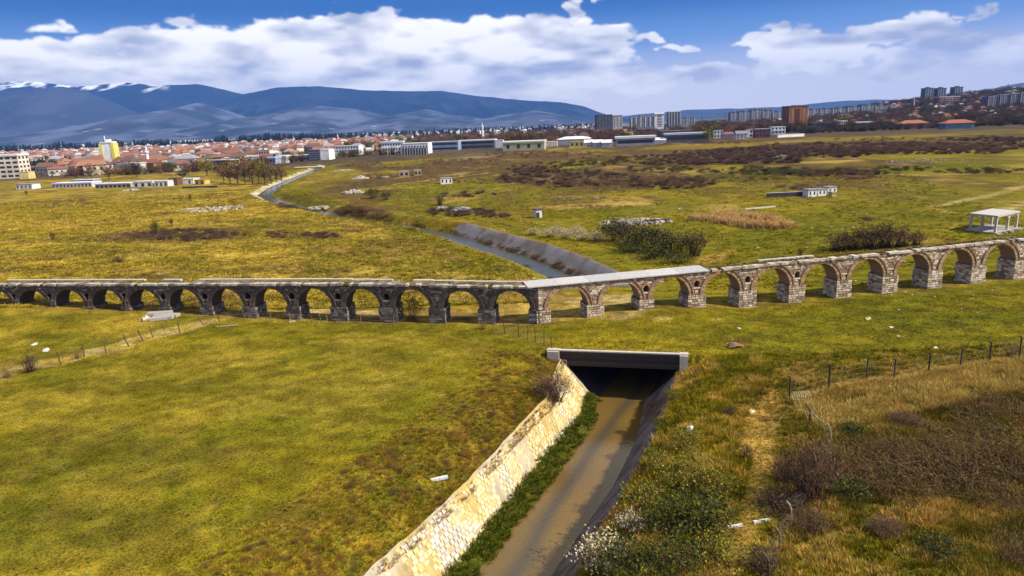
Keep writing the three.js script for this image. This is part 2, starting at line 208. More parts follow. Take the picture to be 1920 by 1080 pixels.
function matter(x, d) {
  const dd = d - lineD(x), [t, o] = canal(x, d), n1 = fbm(x / 19 + 3, d / 19, 4), n2 = fbm(x / 5.5, d / 5.5 + 50, 4), n3 = fbm(x / 1.3, d / 1.3, 3);
  const s1 = sstep(0.36, 0.64, n1), s2 = sstep(0.36, 0.64, n2), s3 = sstep(0.3, 0.7, n3);
  let c;
  if (dd < -0.4) {
    if (o < 0 && mouthSide(x, d) < 0 || x < 4) {
      c = mix3(K.green, K.yellow, 0.20 + 0.5 * s1 * 0.7 + 0.28 * s2);
      c = mix3(c, K.lush, 0.25 * sstep(0.5, 0.7, fbm(x / 9 - 20, d / 26, 3)));
      c = mix3(c, K.straw, 0.20 * sstep(0.62, 0.82, n3) + 0.10 * s2);
      const wd = sstep(-17, -10, o + (n2 - 0.5) * 7) * (mouthSide(x, d) < 0 ? 1 : 0);
      c = mix3(c, mix3(mix3(K.mudg, K.lush, s2), K.orange, s3 * 0.75), wd * 0.75);
      const [fq, fs] = toLine(fenceLeftPts, x, d);
      if (x < -30 && fs > -0 && d > 60) { c = mix3(c, mix3(K.dry, K.green, s2), 0.6); }
      if (x < -30) { c = mix3(c, mix3(K.sand, K.dry, s3), 0.9 * sstep(0.5, 0.2, Math.abs(fs - 1.1) - 0.6 - n2)); }
    } else {
      c = mix3(K.green, K.yellow, 0.15 + 0.45 * s1 + 0.3 * s2);
      c = mix3(c, K.lush, 0.3 * s3 * (1 - s1));
      const wild = sstep(17, 24, x - (78 - d) * 0.1) * sstep(76, 64, d);
      c = mix3(c, mix3(mix3(K.straw, K.brown, s2), K.mudg, s1), wild * 0.8);
      const bank = sstep(14, 8.5, o) * (mouthSide(x, d) < 0 ? 1 : 0);
      c = mix3(c, mix3(K.yellow, K.mudg, s3), bank * 0.5);
    }
  } else if (x < -2 + (d - 130) * -0.55 || (x < 8 && d < 135)) {
    c = mix3(mix3(K.dry, K.yellow, s2 * 0.8), K.green, s1 * 0.5);
    c = mix3(c, K.brown, 0.7 * sstep(0.52, 0.68, n3 * 0.5 + n2 * 0.5));
    c = mix3(c, K.straw, 0.6 * sstep(0.54, 0.68, fbm(x / 9 + 9, d / 5, 4)));
    c = mix3(c, K.brown, 0.55 * sstep(0.56, 0.66, fbm(x / 14 + 70, d / 7, 4)));
    c = mix3(c, K.green, 0.5 * sstep(12, 4, toLine(FARC, x, d)[0]));
  } else {
    c = mix3(K.green, K.yellow, 0.16 + 0.35 * s1 + 0.22 * s2);
    c = mix3(c, K.brown, 0.4 * sstep(0.58, 0.75, n3 * 0.5 + n2 * 0.5));
    const wild = sstep(200, 360, d) * sstep(0.44, 0.54, fbm(x / 40, d / 70, 4) + 0.07 * sstep(300, 700, d));
    c = mix3(c, mix3(K.scrub, K.brown, s3), wild * 0.85);
    c = mix3(c, K.brown, 0.5 * sstep(0.5, 0.62, fbm(x / 11 + 4, d / 24, 4)) * sstep(150, 260, d));
    c = mix3(c, K.straw, 0.5 * sstep(0.64, 0.74, fbm(x / 22 + 60, d / 30, 4)));
  }
  for (const p of PATCH) { const v = (d - p.d) / p.rd, u = (x - p.x - p.sh * (d - p.d)) / p.rx; if (v * v < 2.3 && u * u < 2.3) { const q = u * u + v * v + (n2 - 0.5) * 1.6; c = mix3(c, mix3(p.k, c, 0.25 * s3), p.s * sstep(1.25, 0.35, q)); } }
  if (d > 20 && d < 420) for (const p of TRACKS) { const q = toLine(p.pts, x, d)[0]; if (q < p.half * 2.5) c = mix3(c, mix3(p.k, c, 0.3 * s3), 0.85 * sstep(p.half * 1.3, p.half * 0.5, q + (n3 - 0.5) * p.half * 1.5)); }
  if (Math.abs(dd - 1.4) < 4.5 && dd > -2) c = mix3(c, mix3(K.soil, K.brown, s3), 0.45 * sstep(4.5, 1.5, Math.abs(dd - 1.6) + s2 * 1.4));
  const tn = x < 0 ? sstep(560, 640, d + (n1 - 0.5) * 90 - (x + 150) * 0.25) : sstep(760, 900, d + (n1 - 0.5) * 120 + x * 0.1);
  c = mix3(c, mix3(K.town, K.brown, s1 * 0.6), tn * 0.85);
  if (d > 2600) c = mix3(c, mix3([0.055, 0.075, 0.06], [0.20, 0.19, 0.15], sstep(0.4, 0.7, fbm(x / 500, d / 900, 4))), sstep(2600, 3600, d));
  { const g = sstep(0.28, 0.72, fbm(x / 2.4 + 31, d / 1.5, 4)), k = 0.76 + 0.5 * g; c = mix3([c[0] * k, c[1] * k, c[2] * k], K.brown, 0.22 * sstep(0.60, 0.74, fbm(x / 1.1 + 3, d / 0.8, 3))); }   // thick and thin sward
  // the canal's own bed and sides
  if (mouthSide(x, d) < 0 && d > 2 && d < 84) {
    if (o > topL(t) - 0.1 && o < toeL(t)) c = mix3(K.sand, K.rock, s3);
    else if (o >= toeL(t) && o < watL(t)) c = mix3(K.lush, K.mudg, s3 * 0.6);
    else if (o >= watL(t) && o < watR(t)) c = [0.10, 0.065, 0.02];
    else if (o >= watR(t) && o < topR(t)) c = mix3(K.grey, K.brown, sstep(0.35, 0.65, n2) * 0.8);  // right side greyed to carry its shade
  }
  return c;
}
const Mgrass = rough({ vertexColors: true, map: T.grass, bumpMap: T.grassBump, bumpScale: 0.12, roughness: 1, specularIntensity: 0.1 });
{
  const grow = (from, to, step, k) => { const a = []; let v = from; while (v < to) { a.push(v); v += step + Math.max(0, k(v)); } a.push(to); return a; };
  const right = grow(0, 11000, 0.46, (v) => (v - 62) * 0.022), left = grow(0, 11000, 0.46, (v) => (v - 50) * 0.022), xs = [...left.slice(1).reverse().map((v) => -v), ...right];
  const ds = [-400, -150, -60, -20, 0, 8, 14, 18, 21, 23.5, 25.5, ...grow(27, 17000, 0.44, (v) => (v - 112) * 0.0155)];
  const nx = xs.length, nd = ds.length, pos = new Float32Array(nx * nd * 3), col = new Float32Array(nx * nd * 3), uv = new Float32Array(nx * nd * 2), hs = new Float32Array(nx * nd);
  for (let j = 0; j < nd; j++) for (let i = 0; i < nx; i++) {
    const k = j * nx + i, x = xs[i], d = ds[j], h = height(x, d), seen = d > -60 && d < 6000 && Math.abs(x) < Math.abs(d) * 1.1 + 70; hs[k] = h;
    pos[k * 3] = x; pos[k * 3 + 1] = h; pos[k * 3 + 2] = -d; uv[k * 2] = x / 7.3; uv[k * 2 + 1] = d / 7.3;
    const c = seen || (k % 7 === 0) ? matter(x, d) : K.green; col[k * 3] = c[0] * 1.5; col[k * 3 + 1] = c[1] * 1.5; col[k * 3 + 2] = c[2] * 1.5;
  }
  const idx = [];
  for (let j = 0; j + 1 < nd; j++) for (let i = 0; i + 1 < nx; i++) {
    const a = j * nx + i, b = a + 1, c = a + nx, e = c + 1;
    if (ds[j] > 74 && ds[j] < 83 && xs[i] > 3 && xs[i] < 23) { const m = [hs[a], hs[b], hs[c], hs[e]]; const fa = ((xs[i] + xs[i + 1]) / 2 - 5) / 0.974; if (fa > 0.1 && fa < 15.4 && Math.max(...m) - Math.min(...m) > 0.9 && mouthSide(xs[i], ds[j]) < 0.1 && mouthSide(xs[i + 1], ds[j + 1]) > -0.1) continue; }   // the open mouth of the culvert
    idx.push(a, b, c, b, e, c);
  }
  const g = new THREE.BufferGeometry(); g.setAttribute('position', new THREE.BufferAttribute(pos, 3)); g.setAttribute('color', new THREE.BufferAttribute(col, 3)); g.setAttribute('uv', new THREE.BufferAttribute(uv, 2)); g.setIndex(idx); g.computeVertexNormals();
  structure('ground', g, Mgrass);
  console.log('ground', nx, nd, idx.length / 3);
}

// ---------------------------------------------------------------- water
T.water = tex(512, (x, y) => { const v = wrapN(x, y, 14, 3) * 0.7 + wrapN(x, y, 40, 2) * 0.3; return [v, v, v]; });
const Mwater = new THREE.MeshPhysicalMaterial({ vertexColors: true, roughness: 0.09, bumpMap: T.water, bumpScale: 0.012, ior: 1.33 });
{
  const s = new Soup(), no = 24, nt = 90;
  for (let j = 0; j <= nt; j++) for (let i = 0; i <= no; i++) {
    const t = lerp(-40, 62, j / nt), o = lerp(watL(t) - 0.7, watR(t) + 0.7, i / no), [x, d] = canalAt(t, o), n = fbm(x / 3, d / 3, 4), darkStreak = Math.exp(-Math.pow((o - (-1.2 + (fbm(t / 12, 3, 2) - 0.5) * 1.2)) / (0.55 + n * 0.5), 2));
    const c = mix3(mix3([0.165, 0.098, 0.020], [0.125, 0.080, 0.024], n), [0.058, 0.048, 0.034], darkStreak * 0.85);      // silt, and a darker streak along the middle
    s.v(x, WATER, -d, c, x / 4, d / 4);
  }
  for (let j = 0; j < nt; j++) for (let i = 0; i < no; i++) { const a = j * (no + 1) + i, b = a + 1, e = a + no + 1; s.quad(a, b, e + 1, e); }
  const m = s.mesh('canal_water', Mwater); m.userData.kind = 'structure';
}
function ribbon(pts, lanes, at, step = 2.5) {    // a strip along a line: lanes are [across, height, colour fn]
  const s = new Soup(); let row = -1, n = lanes.length;
  const P = []; for (let i = 0; i + 1 < pts.length; i++) { const l = Math.hypot(pts[i + 1][0] - pts[i][0], pts[i + 1][1] - pts[i][1]), k = Math.max(1, Math.round(l / step)); for (let j = 0; j < k; j++) P.push([lerp(pts[i][0], pts[i + 1][0], j / k), lerp(pts[i][1], pts[i + 1][1], j / k)]); } P.push(pts[pts.length - 1]);
  P.forEach(([x, d], i) => { const a = P[Math.max(0, i - 3)], b = P[Math.min(P.length - 1, i + 3)], l = Math.hypot(b[0] - a[0], b[1] - a[1]), nx = (b[1] - a[1]) / l, nd = -(b[0] - a[0]) / l; lanes.forEach(([o, y, f]) => { const X = x + nx * o, D = d + nd * o; s.v(X, typeof y === 'function' ? y(D) : y, -D, f(X, D), X / 4 + o, D / 4); }); if (i) for (let k = 0; k + 1 < n; k++) { const q = i * n + k, p = q - n; s.quad(p, p + 1, q + 1, q); } });
  return s;
}
{
  const f = (x, d) => mix3([0.045, 0.05, 0.045], [0.10, 0.085, 0.03], fbm(x / 4, d / 4, 3));
  const m = ribbon(FARC, [[-3.1, farLevel, f], [0, farLevel, f], [3.1, farLevel, f]]).mesh('canal_water', Mwater); m.userData.kind = 'structure';
}
// ---------------------------------------------------------------- mountains and far hills
const Mland = rough({ vertexColors: true, roughness: 1 });
function range(name, away, sky, front, back, n, tone, spur = 1) {
  const top = sky.map(([a, b]) => farAt(a, b, away)), x0 = top[0][0], x1 = top[top.length - 1][0], m = 96, s = new Soup();
  for (let j = 0; j <= m; j++) for (let i = 0; i <= n; i++) {
    const x = lerp(x0, x1, i / n), q = j / m * 1.25, d = q < 1 ? away - front * (1 - q) : away + back * (q - 1) * 4, Y = Math.max(20, interp(top, x)) + (fbm(x / 260, away / 300, 4) - 0.5) * 26;
    const p = q < 1 ? q : Math.max(0, 1 - (q - 1) * 4), ridge = 1 - Math.abs(fbm(x / 900 + 3, d / 3600, 5) * 2 - 1) * 2.4, fine = 0.5 - Math.abs(fbm(x / 330, d / 900, 5) * 2 - 1) * 2;
    let y = Y * Math.pow(p, 1.15) + spur * Y * p * (1 - p) * (ridge * 0.6 - 0.3 + fine * 0.42);
    s.v(x, Math.max(-30 + 30 * p, y) - 12 * (1 - p), -d, tone(x, d, y, p), x / 100, d / 100);
  }
  for (let j = 0; j < m; j++) for (let i = 0; i < n; i++) { const a = j * (n + 1) + i, b = a + 1, e = a + n + 1; s.quad(a, b, e + 1, e); }
  const o = s.mesh(name, Mland); o.userData.kind = 'structure'; return o;
}
const snow = [0.86, 0.88, 0.92], hazyForest = [0.008, 0.020, 0.034], hazyHeath = [0.055, 0.065, 0.095], pale = [0.105, 0.125, 0.19];  // land tones tinted blue so the colour carries part of the haze
const speck = (x, d, c, k) => hsh(Math.floor(x / 42) + 900, Math.floor(d / 60)) > k ? [0.30, 0.30, 0.30] : c;
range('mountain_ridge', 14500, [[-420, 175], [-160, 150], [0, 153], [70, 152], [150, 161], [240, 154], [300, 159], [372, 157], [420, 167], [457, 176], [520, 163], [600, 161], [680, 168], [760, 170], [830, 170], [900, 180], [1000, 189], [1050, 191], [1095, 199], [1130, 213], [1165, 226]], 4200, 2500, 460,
  (x, d, y, p) => { const n = fbm(x / 700, d / 900, 5), sn = sstep(0.84, 0.95, p + (n - 0.5) * 0.3) * sstep(-6600, -7400, x + (n - 0.5) * 3000) ; const slopeShade = sstep(0.42, 0.56, fbm(x / 330, d / 900, 5)); return mix3(mix3(hazyForest, mix3(hazyHeath, hazyForest, 0.3), 0.30 * sstep(0.5, 0.7, n) + 0.5 * slopeShade * sstep(0.95, 0.5, p)), snow, clamp(sn * sstep(0.42, 0.55, fbm(x / 260, d / 420, 4)) * 1.3)); }, 0.7);  // plant cover tones, plus creases shaded in by colour
range('mountain_dome', 11000, [[-420, 215], [-250, 190], [-60, 176], [40, 168], [115, 161], [160, 170], [210, 190], [262, 213], [300, 228], [345, 246], [400, 258]], 3800, 2000, 240, (x, d, y, p) => { const n = fbm(x / 500, d / 700, 5); return speck(x, d, mix3(mix3(hazyForest, hazyHeath, 0.55 + 0.4 * sstep(0.4, 0.65, n)), pale, 0.5 * sstep(0.5, 0.1, p)), 2); }, 0.55);
range('foothills', 9600, [[-420, 250], [-60, 246], [120, 246], [200, 238], [268, 222], [330, 204], [372, 191], [420, 205], [470, 222], [520, 209], [600, 196], [680, 206], [725, 217], [800, 205], [850, 214], [905, 222], [960, 212], [1000, 206], [1050, 214], [1100, 228], [1150, 236]], 4300, 2200, 460, (x, d, y, p) => { const n = fbm(x / 260, d / 420, 5), m = fbm(x / 900 + 8, d / 380, 4); const slopeShade = sstep(0.44, 0.56, fbm(x / 240 + 30, d / 700, 5)); return speck(x, d, mix3(mix3(mix3(hazyHeath, hazyForest, 0.45), pale, 0.35 * sstep(0.35, 0.6, n) + 0.65 * slopeShade), [0.02, 0.04, 0.06], 0.7 * sstep(0.52, 0.64, m)), p < 0.4 ? 0.99 : 2); }, 0.8);  // scrub tones that also paint dark creases into the slopes
range('far_hills', 15000, [[1100, 226], [1200, 214], [1300, 205], [1400, 203], [1490, 199], [1560, 190], [1640, 187], [1730, 186], [1800, 190], [1900, 190], [2100, 190]], 5000, 2500, 160, (x, d) => mix3(hazyHeath, hazyForest, 0.4 * fbm(x / 600, d / 800, 4)), 0.3);
range('right_hill', 8000, [[1760, 196], [1800, 184], [1830, 175], [1880, 162], [1935, 152], [2060, 140], [2300, 138]], 3500, 2000, 120, (x, d) => mix3(hazyHeath, pale, 0.6 * fbm(x / 400, d / 500, 4)), 0.4);
console.log('hills done');

// ---------------------------------------------------------------- stone, concrete, brick
const Mstone = rough({ vertexColors: true, map: T.stone, bumpMap: T.stoneBump, bumpScale: 0.02 });
const Mconcrete = rough({ vertexColors: true, map: T.concrete, bumpMap: T.stoneBump, bumpScale: 0.006 });
const tint = (c, k) => [c[0] * k, c[1] * k, c[2] * k];
const tones = [[0.55, 0.46, 0.35], [0.42, 0.34, 0.25], [0.68, 0.60, 0.49], [0.28, 0.20, 0.135], [0.56, 0.44, 0.33]];
const MstoneOf = tones.map((c) => rough({ color: new THREE.Color(...c.map((v) => v * 1.25)), map: T.stone, bumpMap: T.stoneBump, bumpScale: 0.02 }));
// unit blocks with worn corners
const blockGeo = Array.from({ length: 6 }, (_, k) => { const r = rng(60 + k), s = new Soup(), q = []; for (const y of [-0.5, 0.5]) for (const [x, z] of [[-0.5, 0.5], [0.5, 0.5], [0.5, -0.5], [-0.5, -0.5]]) q.push(new THREE.Vector3(x * (1 - r() * 0.14), y * (1 - r() * 0.2), z * (z > 0 ? 1 - r() * 0.35 : 1))); s.hexa(q); return s.geo(); });

// paved slope of the near canal
{
  const s = new Soup(), nt = 100, no = 8;
  for (let j = 0; j <= nt; j++) for (let i = 0; i <= no; i++) { const t = lerp(-38, 34.4, j / nt), a = topL(t) - 0.15, b = toeL(t) + 0.25, o = lerp(a, b, i / no), [x, d] = canalAt(t, o), y = lerp(topY(t), -4.9, (o - topL(t)) / (toeL(t) - topL(t))) + 0.05; const n = fbm(x / 1.6, d / 1.6, 4), m = fbm(x / 3.5 + 9, d / 3.5, 3); s.v(x, y, -d, mix3(mix3([0.56, 0.49, 0.36], [0.58, 0.43, 0.17], sstep(0.4, 0.6, m)), [0.32, 0.25, 0.14], sstep(0.5, 0.75, n) * 0.7), x / 2, d / 2); }
  for (let j = 0; j < nt; j++) for (let i = 0; i < no; i++) { const a = j * (no + 1) + i, b = a + 1, e = a + no + 1; s.quad(a, b, e + 1, e); }
  const bank = s.mesh('canal_bank', Mconcrete); bank.userData.kind = 'structure'; bank.userData.label = 'sunlit stone paved slope of the canal in the foreground';
  const pave = [[0.58, 0.55, 0.50], [0.50, 0.45, 0.37], [0.60, 0.52, 0.34], [0.44, 0.41, 0.38], [0.57, 0.45, 0.21]].map((c) => rough({ color: new THREE.Color(...c.map((v) => Math.min(1, v * 1.22))), map: T.stone, bumpMap: T.stoneBump, bumpScale: 0.012 }));
  const r = rng(91), rest = new Soup(); let count = 0;
  for (let t = -12; t < 33; ) {
    const w = 0.42 + r() * 0.22, tm = t + w / 2, a = topL(tm), b = toeL(tm), yt = topY(tm), slope = Math.atan2(4.9 + yt, b - a), len = Math.hypot(4.9 + yt, b - a), rows = Math.round(len / 0.36);
    for (let k = 0; k < rows; k++) {
      const f = (k + 0.5) / rows, o = lerp(a, b, f), [x, d] = canalAt(tm + (k % 2) * 0.2, o), silt = fbm(x / 1.7 + 5, d / 1.7, 4) + 0.12 * sstep(4, 14, t) + (f > 0.85 ? 0.1 : 0);
      if (silt > 0.66 || r() < 0.04) continue;         // covered by silt, or gone
      const y = lerp(yt, -4.9, f) + 0.05 + (r() - 0.5) * 0.03 - Math.max(0, silt - 0.44) * 0.55, ti = silt > 0.45 ? (r() < 0.5 ? 2 : 4) : [0, 0, 1, 3, 1][Math.floor(r() * 5)];
      const m = new THREE.Matrix4(), X = new THREE.Vector3(CU[0], 0, -CU[1]), Yv = new THREE.Vector3(CN[0] * Math.sin(slope), Math.cos(slope), -CN[1] * Math.sin(slope)), Zv = new THREE.Vector3().crossVectors(X, Yv); m.makeBasis(X, Yv, Zv); m.setPosition(x, y, -d); m.scale(new THREE.Vector3(w * 0.96, 0.14, len / rows * 0.94));
      if (count < 296) { const st = mesh('paving_stone', blockGeo[Math.floor(r() * 6)], pave[ti], bank); st.applyMatrix4(m); count++; }
      else { const g = blockGeo[Math.floor(r() * 6)], c = pave[ti].color, P = g.attributes.position, base = rest.p.length / 3, v = new THREE.Vector3(); for (let i = 0; i < P.count; i++) { v.fromBufferAttribute(P, i).applyMatrix4(m); rest.v(v.x, v.y, v.z, [c.r, c.g, c.b], v.x, v.z); } for (const i of g.index.array) rest.idx.push(base + i); }
    }
    t += w;
  }
  const o = rest.mesh('farther_paving', Mstone, bank); o.userData.kind = 'stuff';
}
// stone side of the canal with its shade put into the colour, and the lined sides farther off
{
  const s = new Soup(), nt = 80, no = 6;
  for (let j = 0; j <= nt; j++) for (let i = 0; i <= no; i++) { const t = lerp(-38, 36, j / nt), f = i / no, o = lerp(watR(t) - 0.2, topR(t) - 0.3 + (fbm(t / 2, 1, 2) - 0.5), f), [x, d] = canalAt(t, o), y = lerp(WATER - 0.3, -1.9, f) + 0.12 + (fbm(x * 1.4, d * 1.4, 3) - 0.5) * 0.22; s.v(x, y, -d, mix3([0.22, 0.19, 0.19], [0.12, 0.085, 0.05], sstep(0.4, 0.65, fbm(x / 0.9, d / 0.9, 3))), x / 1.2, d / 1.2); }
  for (let j = 0; j < nt; j++) for (let i = 0; i < no; i++) { const a = j * (no + 1) + i, b = a + 1, e = a + no + 1; s.quad(a, b, e + 1, e); }
  const m = s.mesh('canal_bank', Mstone); m.userData.kind = 'structure';
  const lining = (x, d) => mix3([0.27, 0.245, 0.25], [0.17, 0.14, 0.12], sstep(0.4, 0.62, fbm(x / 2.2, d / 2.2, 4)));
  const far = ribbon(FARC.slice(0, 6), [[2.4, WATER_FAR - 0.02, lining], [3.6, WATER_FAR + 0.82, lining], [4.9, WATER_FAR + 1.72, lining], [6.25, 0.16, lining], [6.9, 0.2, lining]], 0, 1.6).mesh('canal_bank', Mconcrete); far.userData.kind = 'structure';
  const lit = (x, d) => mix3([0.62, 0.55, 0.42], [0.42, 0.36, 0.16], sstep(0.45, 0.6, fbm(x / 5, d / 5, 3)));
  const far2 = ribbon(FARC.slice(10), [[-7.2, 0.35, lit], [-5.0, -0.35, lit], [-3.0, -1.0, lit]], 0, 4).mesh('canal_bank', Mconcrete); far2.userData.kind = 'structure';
}

// ---------------------------------------------------------------- culvert
{
  const E = [0.974, -0.2266], A = [0.2266, 0.974];
  const cf = (a, y, w) => W(5 + E[0] * a + A[0] * w, y, 80.2 + E[1] * a + A[1] * w);
  const slab = (s, a0, a1, y0, y1, w0, w1, c) => s.hexa([cf(a0, y0, w0), cf(a1, y0, w0), cf(a1, y0, w1), cf(a0, y0, w1), cf(a0, y1, w0), cf(a1, y1, w0), cf(a1, y1, w1), cf(a0, y1, w1)], c);
  const o = thing('culvert', 'concrete culvert mouth where the muddy canal goes under the grass', 'culvert');
  let s = new Soup(); slab(s, -0.95, 16.0, 0.30, 0.44, -0.62, -0.1, [0.66, 0.60, 0.50]); s.mesh('coping_slab', Mconcrete, o);
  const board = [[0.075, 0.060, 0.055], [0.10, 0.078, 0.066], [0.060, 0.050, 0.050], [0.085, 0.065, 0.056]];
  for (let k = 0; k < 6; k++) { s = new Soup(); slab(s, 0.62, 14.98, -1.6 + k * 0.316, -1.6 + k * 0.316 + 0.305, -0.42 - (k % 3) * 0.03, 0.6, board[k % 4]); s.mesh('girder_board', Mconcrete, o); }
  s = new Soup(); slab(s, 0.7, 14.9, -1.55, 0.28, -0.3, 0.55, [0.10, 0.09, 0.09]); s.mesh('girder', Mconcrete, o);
  for (const [a, y0] of [[0.25, -2.6], [15.3, -2.4]]) { s = new Soup(); slab(s, a < 5 ? a - 1.1 : a - 0.35, a < 5 ? a + 0.35 : a + 0.6, y0, 0.28, -0.9, 0.6, [0.66, 0.60, 0.50]); s.mesh('wing_post', Mconcrete, o); }
  s = new Soup(); { const p = [cf(0.9, -1.9, -0.9), cf(0.9, -0.75, -0.9), cf(1.5, -0.75, -0.9), cf(1.5, -2.6, -0.9)]; for (let i = 0; i < 3; i++) s.bar(p[i], p[i + 1], 0.04, [0.5, 0.48, 0.44]); } s.mesh('handrail', Mconcrete, o);
  const fT = (q) => { let a = 0, b = 60; for (let i = 0; i < 40; i++) { const m = (a + b) / 2, p = canalAt(m, q); if (mouthSide(p[0], p[1]) < 0) a = m; else b = m; } return a; };
  const prof = [[-10.9, 0.1], [-9.7, -0.9], [-6.2, -4.95], [-4.6, -5.65], [-2, -6.3], [0.6, -5.65], [4.8, -1.55], [5.9, 0.1]]; s = new Soup();
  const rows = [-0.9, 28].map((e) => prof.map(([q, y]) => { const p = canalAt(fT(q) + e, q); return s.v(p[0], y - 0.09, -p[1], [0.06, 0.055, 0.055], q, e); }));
  for (let i = 0; i + 1 < prof.length; i++) s.quad(rows[0][i], rows[0][i + 1], rows[1][i + 1], rows[1][i]);
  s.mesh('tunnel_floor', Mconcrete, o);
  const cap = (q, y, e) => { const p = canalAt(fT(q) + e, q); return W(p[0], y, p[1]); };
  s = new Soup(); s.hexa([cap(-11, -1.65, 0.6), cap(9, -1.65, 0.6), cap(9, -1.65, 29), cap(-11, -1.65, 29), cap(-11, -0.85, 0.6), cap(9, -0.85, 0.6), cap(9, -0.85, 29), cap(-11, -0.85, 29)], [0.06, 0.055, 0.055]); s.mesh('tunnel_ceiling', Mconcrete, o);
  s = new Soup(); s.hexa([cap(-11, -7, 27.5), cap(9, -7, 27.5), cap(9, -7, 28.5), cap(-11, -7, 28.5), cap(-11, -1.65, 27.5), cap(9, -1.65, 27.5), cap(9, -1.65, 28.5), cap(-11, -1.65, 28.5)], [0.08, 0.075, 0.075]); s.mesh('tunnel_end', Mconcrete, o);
  s = new Soup(); s.hexa([W(7, -3.2, 112.3), W(26, -3.2, 113.6), W(26, -3.2, 114.2), W(7, -3.2, 112.9), W(7, 0.35, 112.3), W(26, 0.35, 113.6), W(26, 0.35, 114.2), W(7, 0.35, 112.9)], [0.4, 0.37, 0.33]); s.mesh('outlet_wall', Mconcrete, o);
}

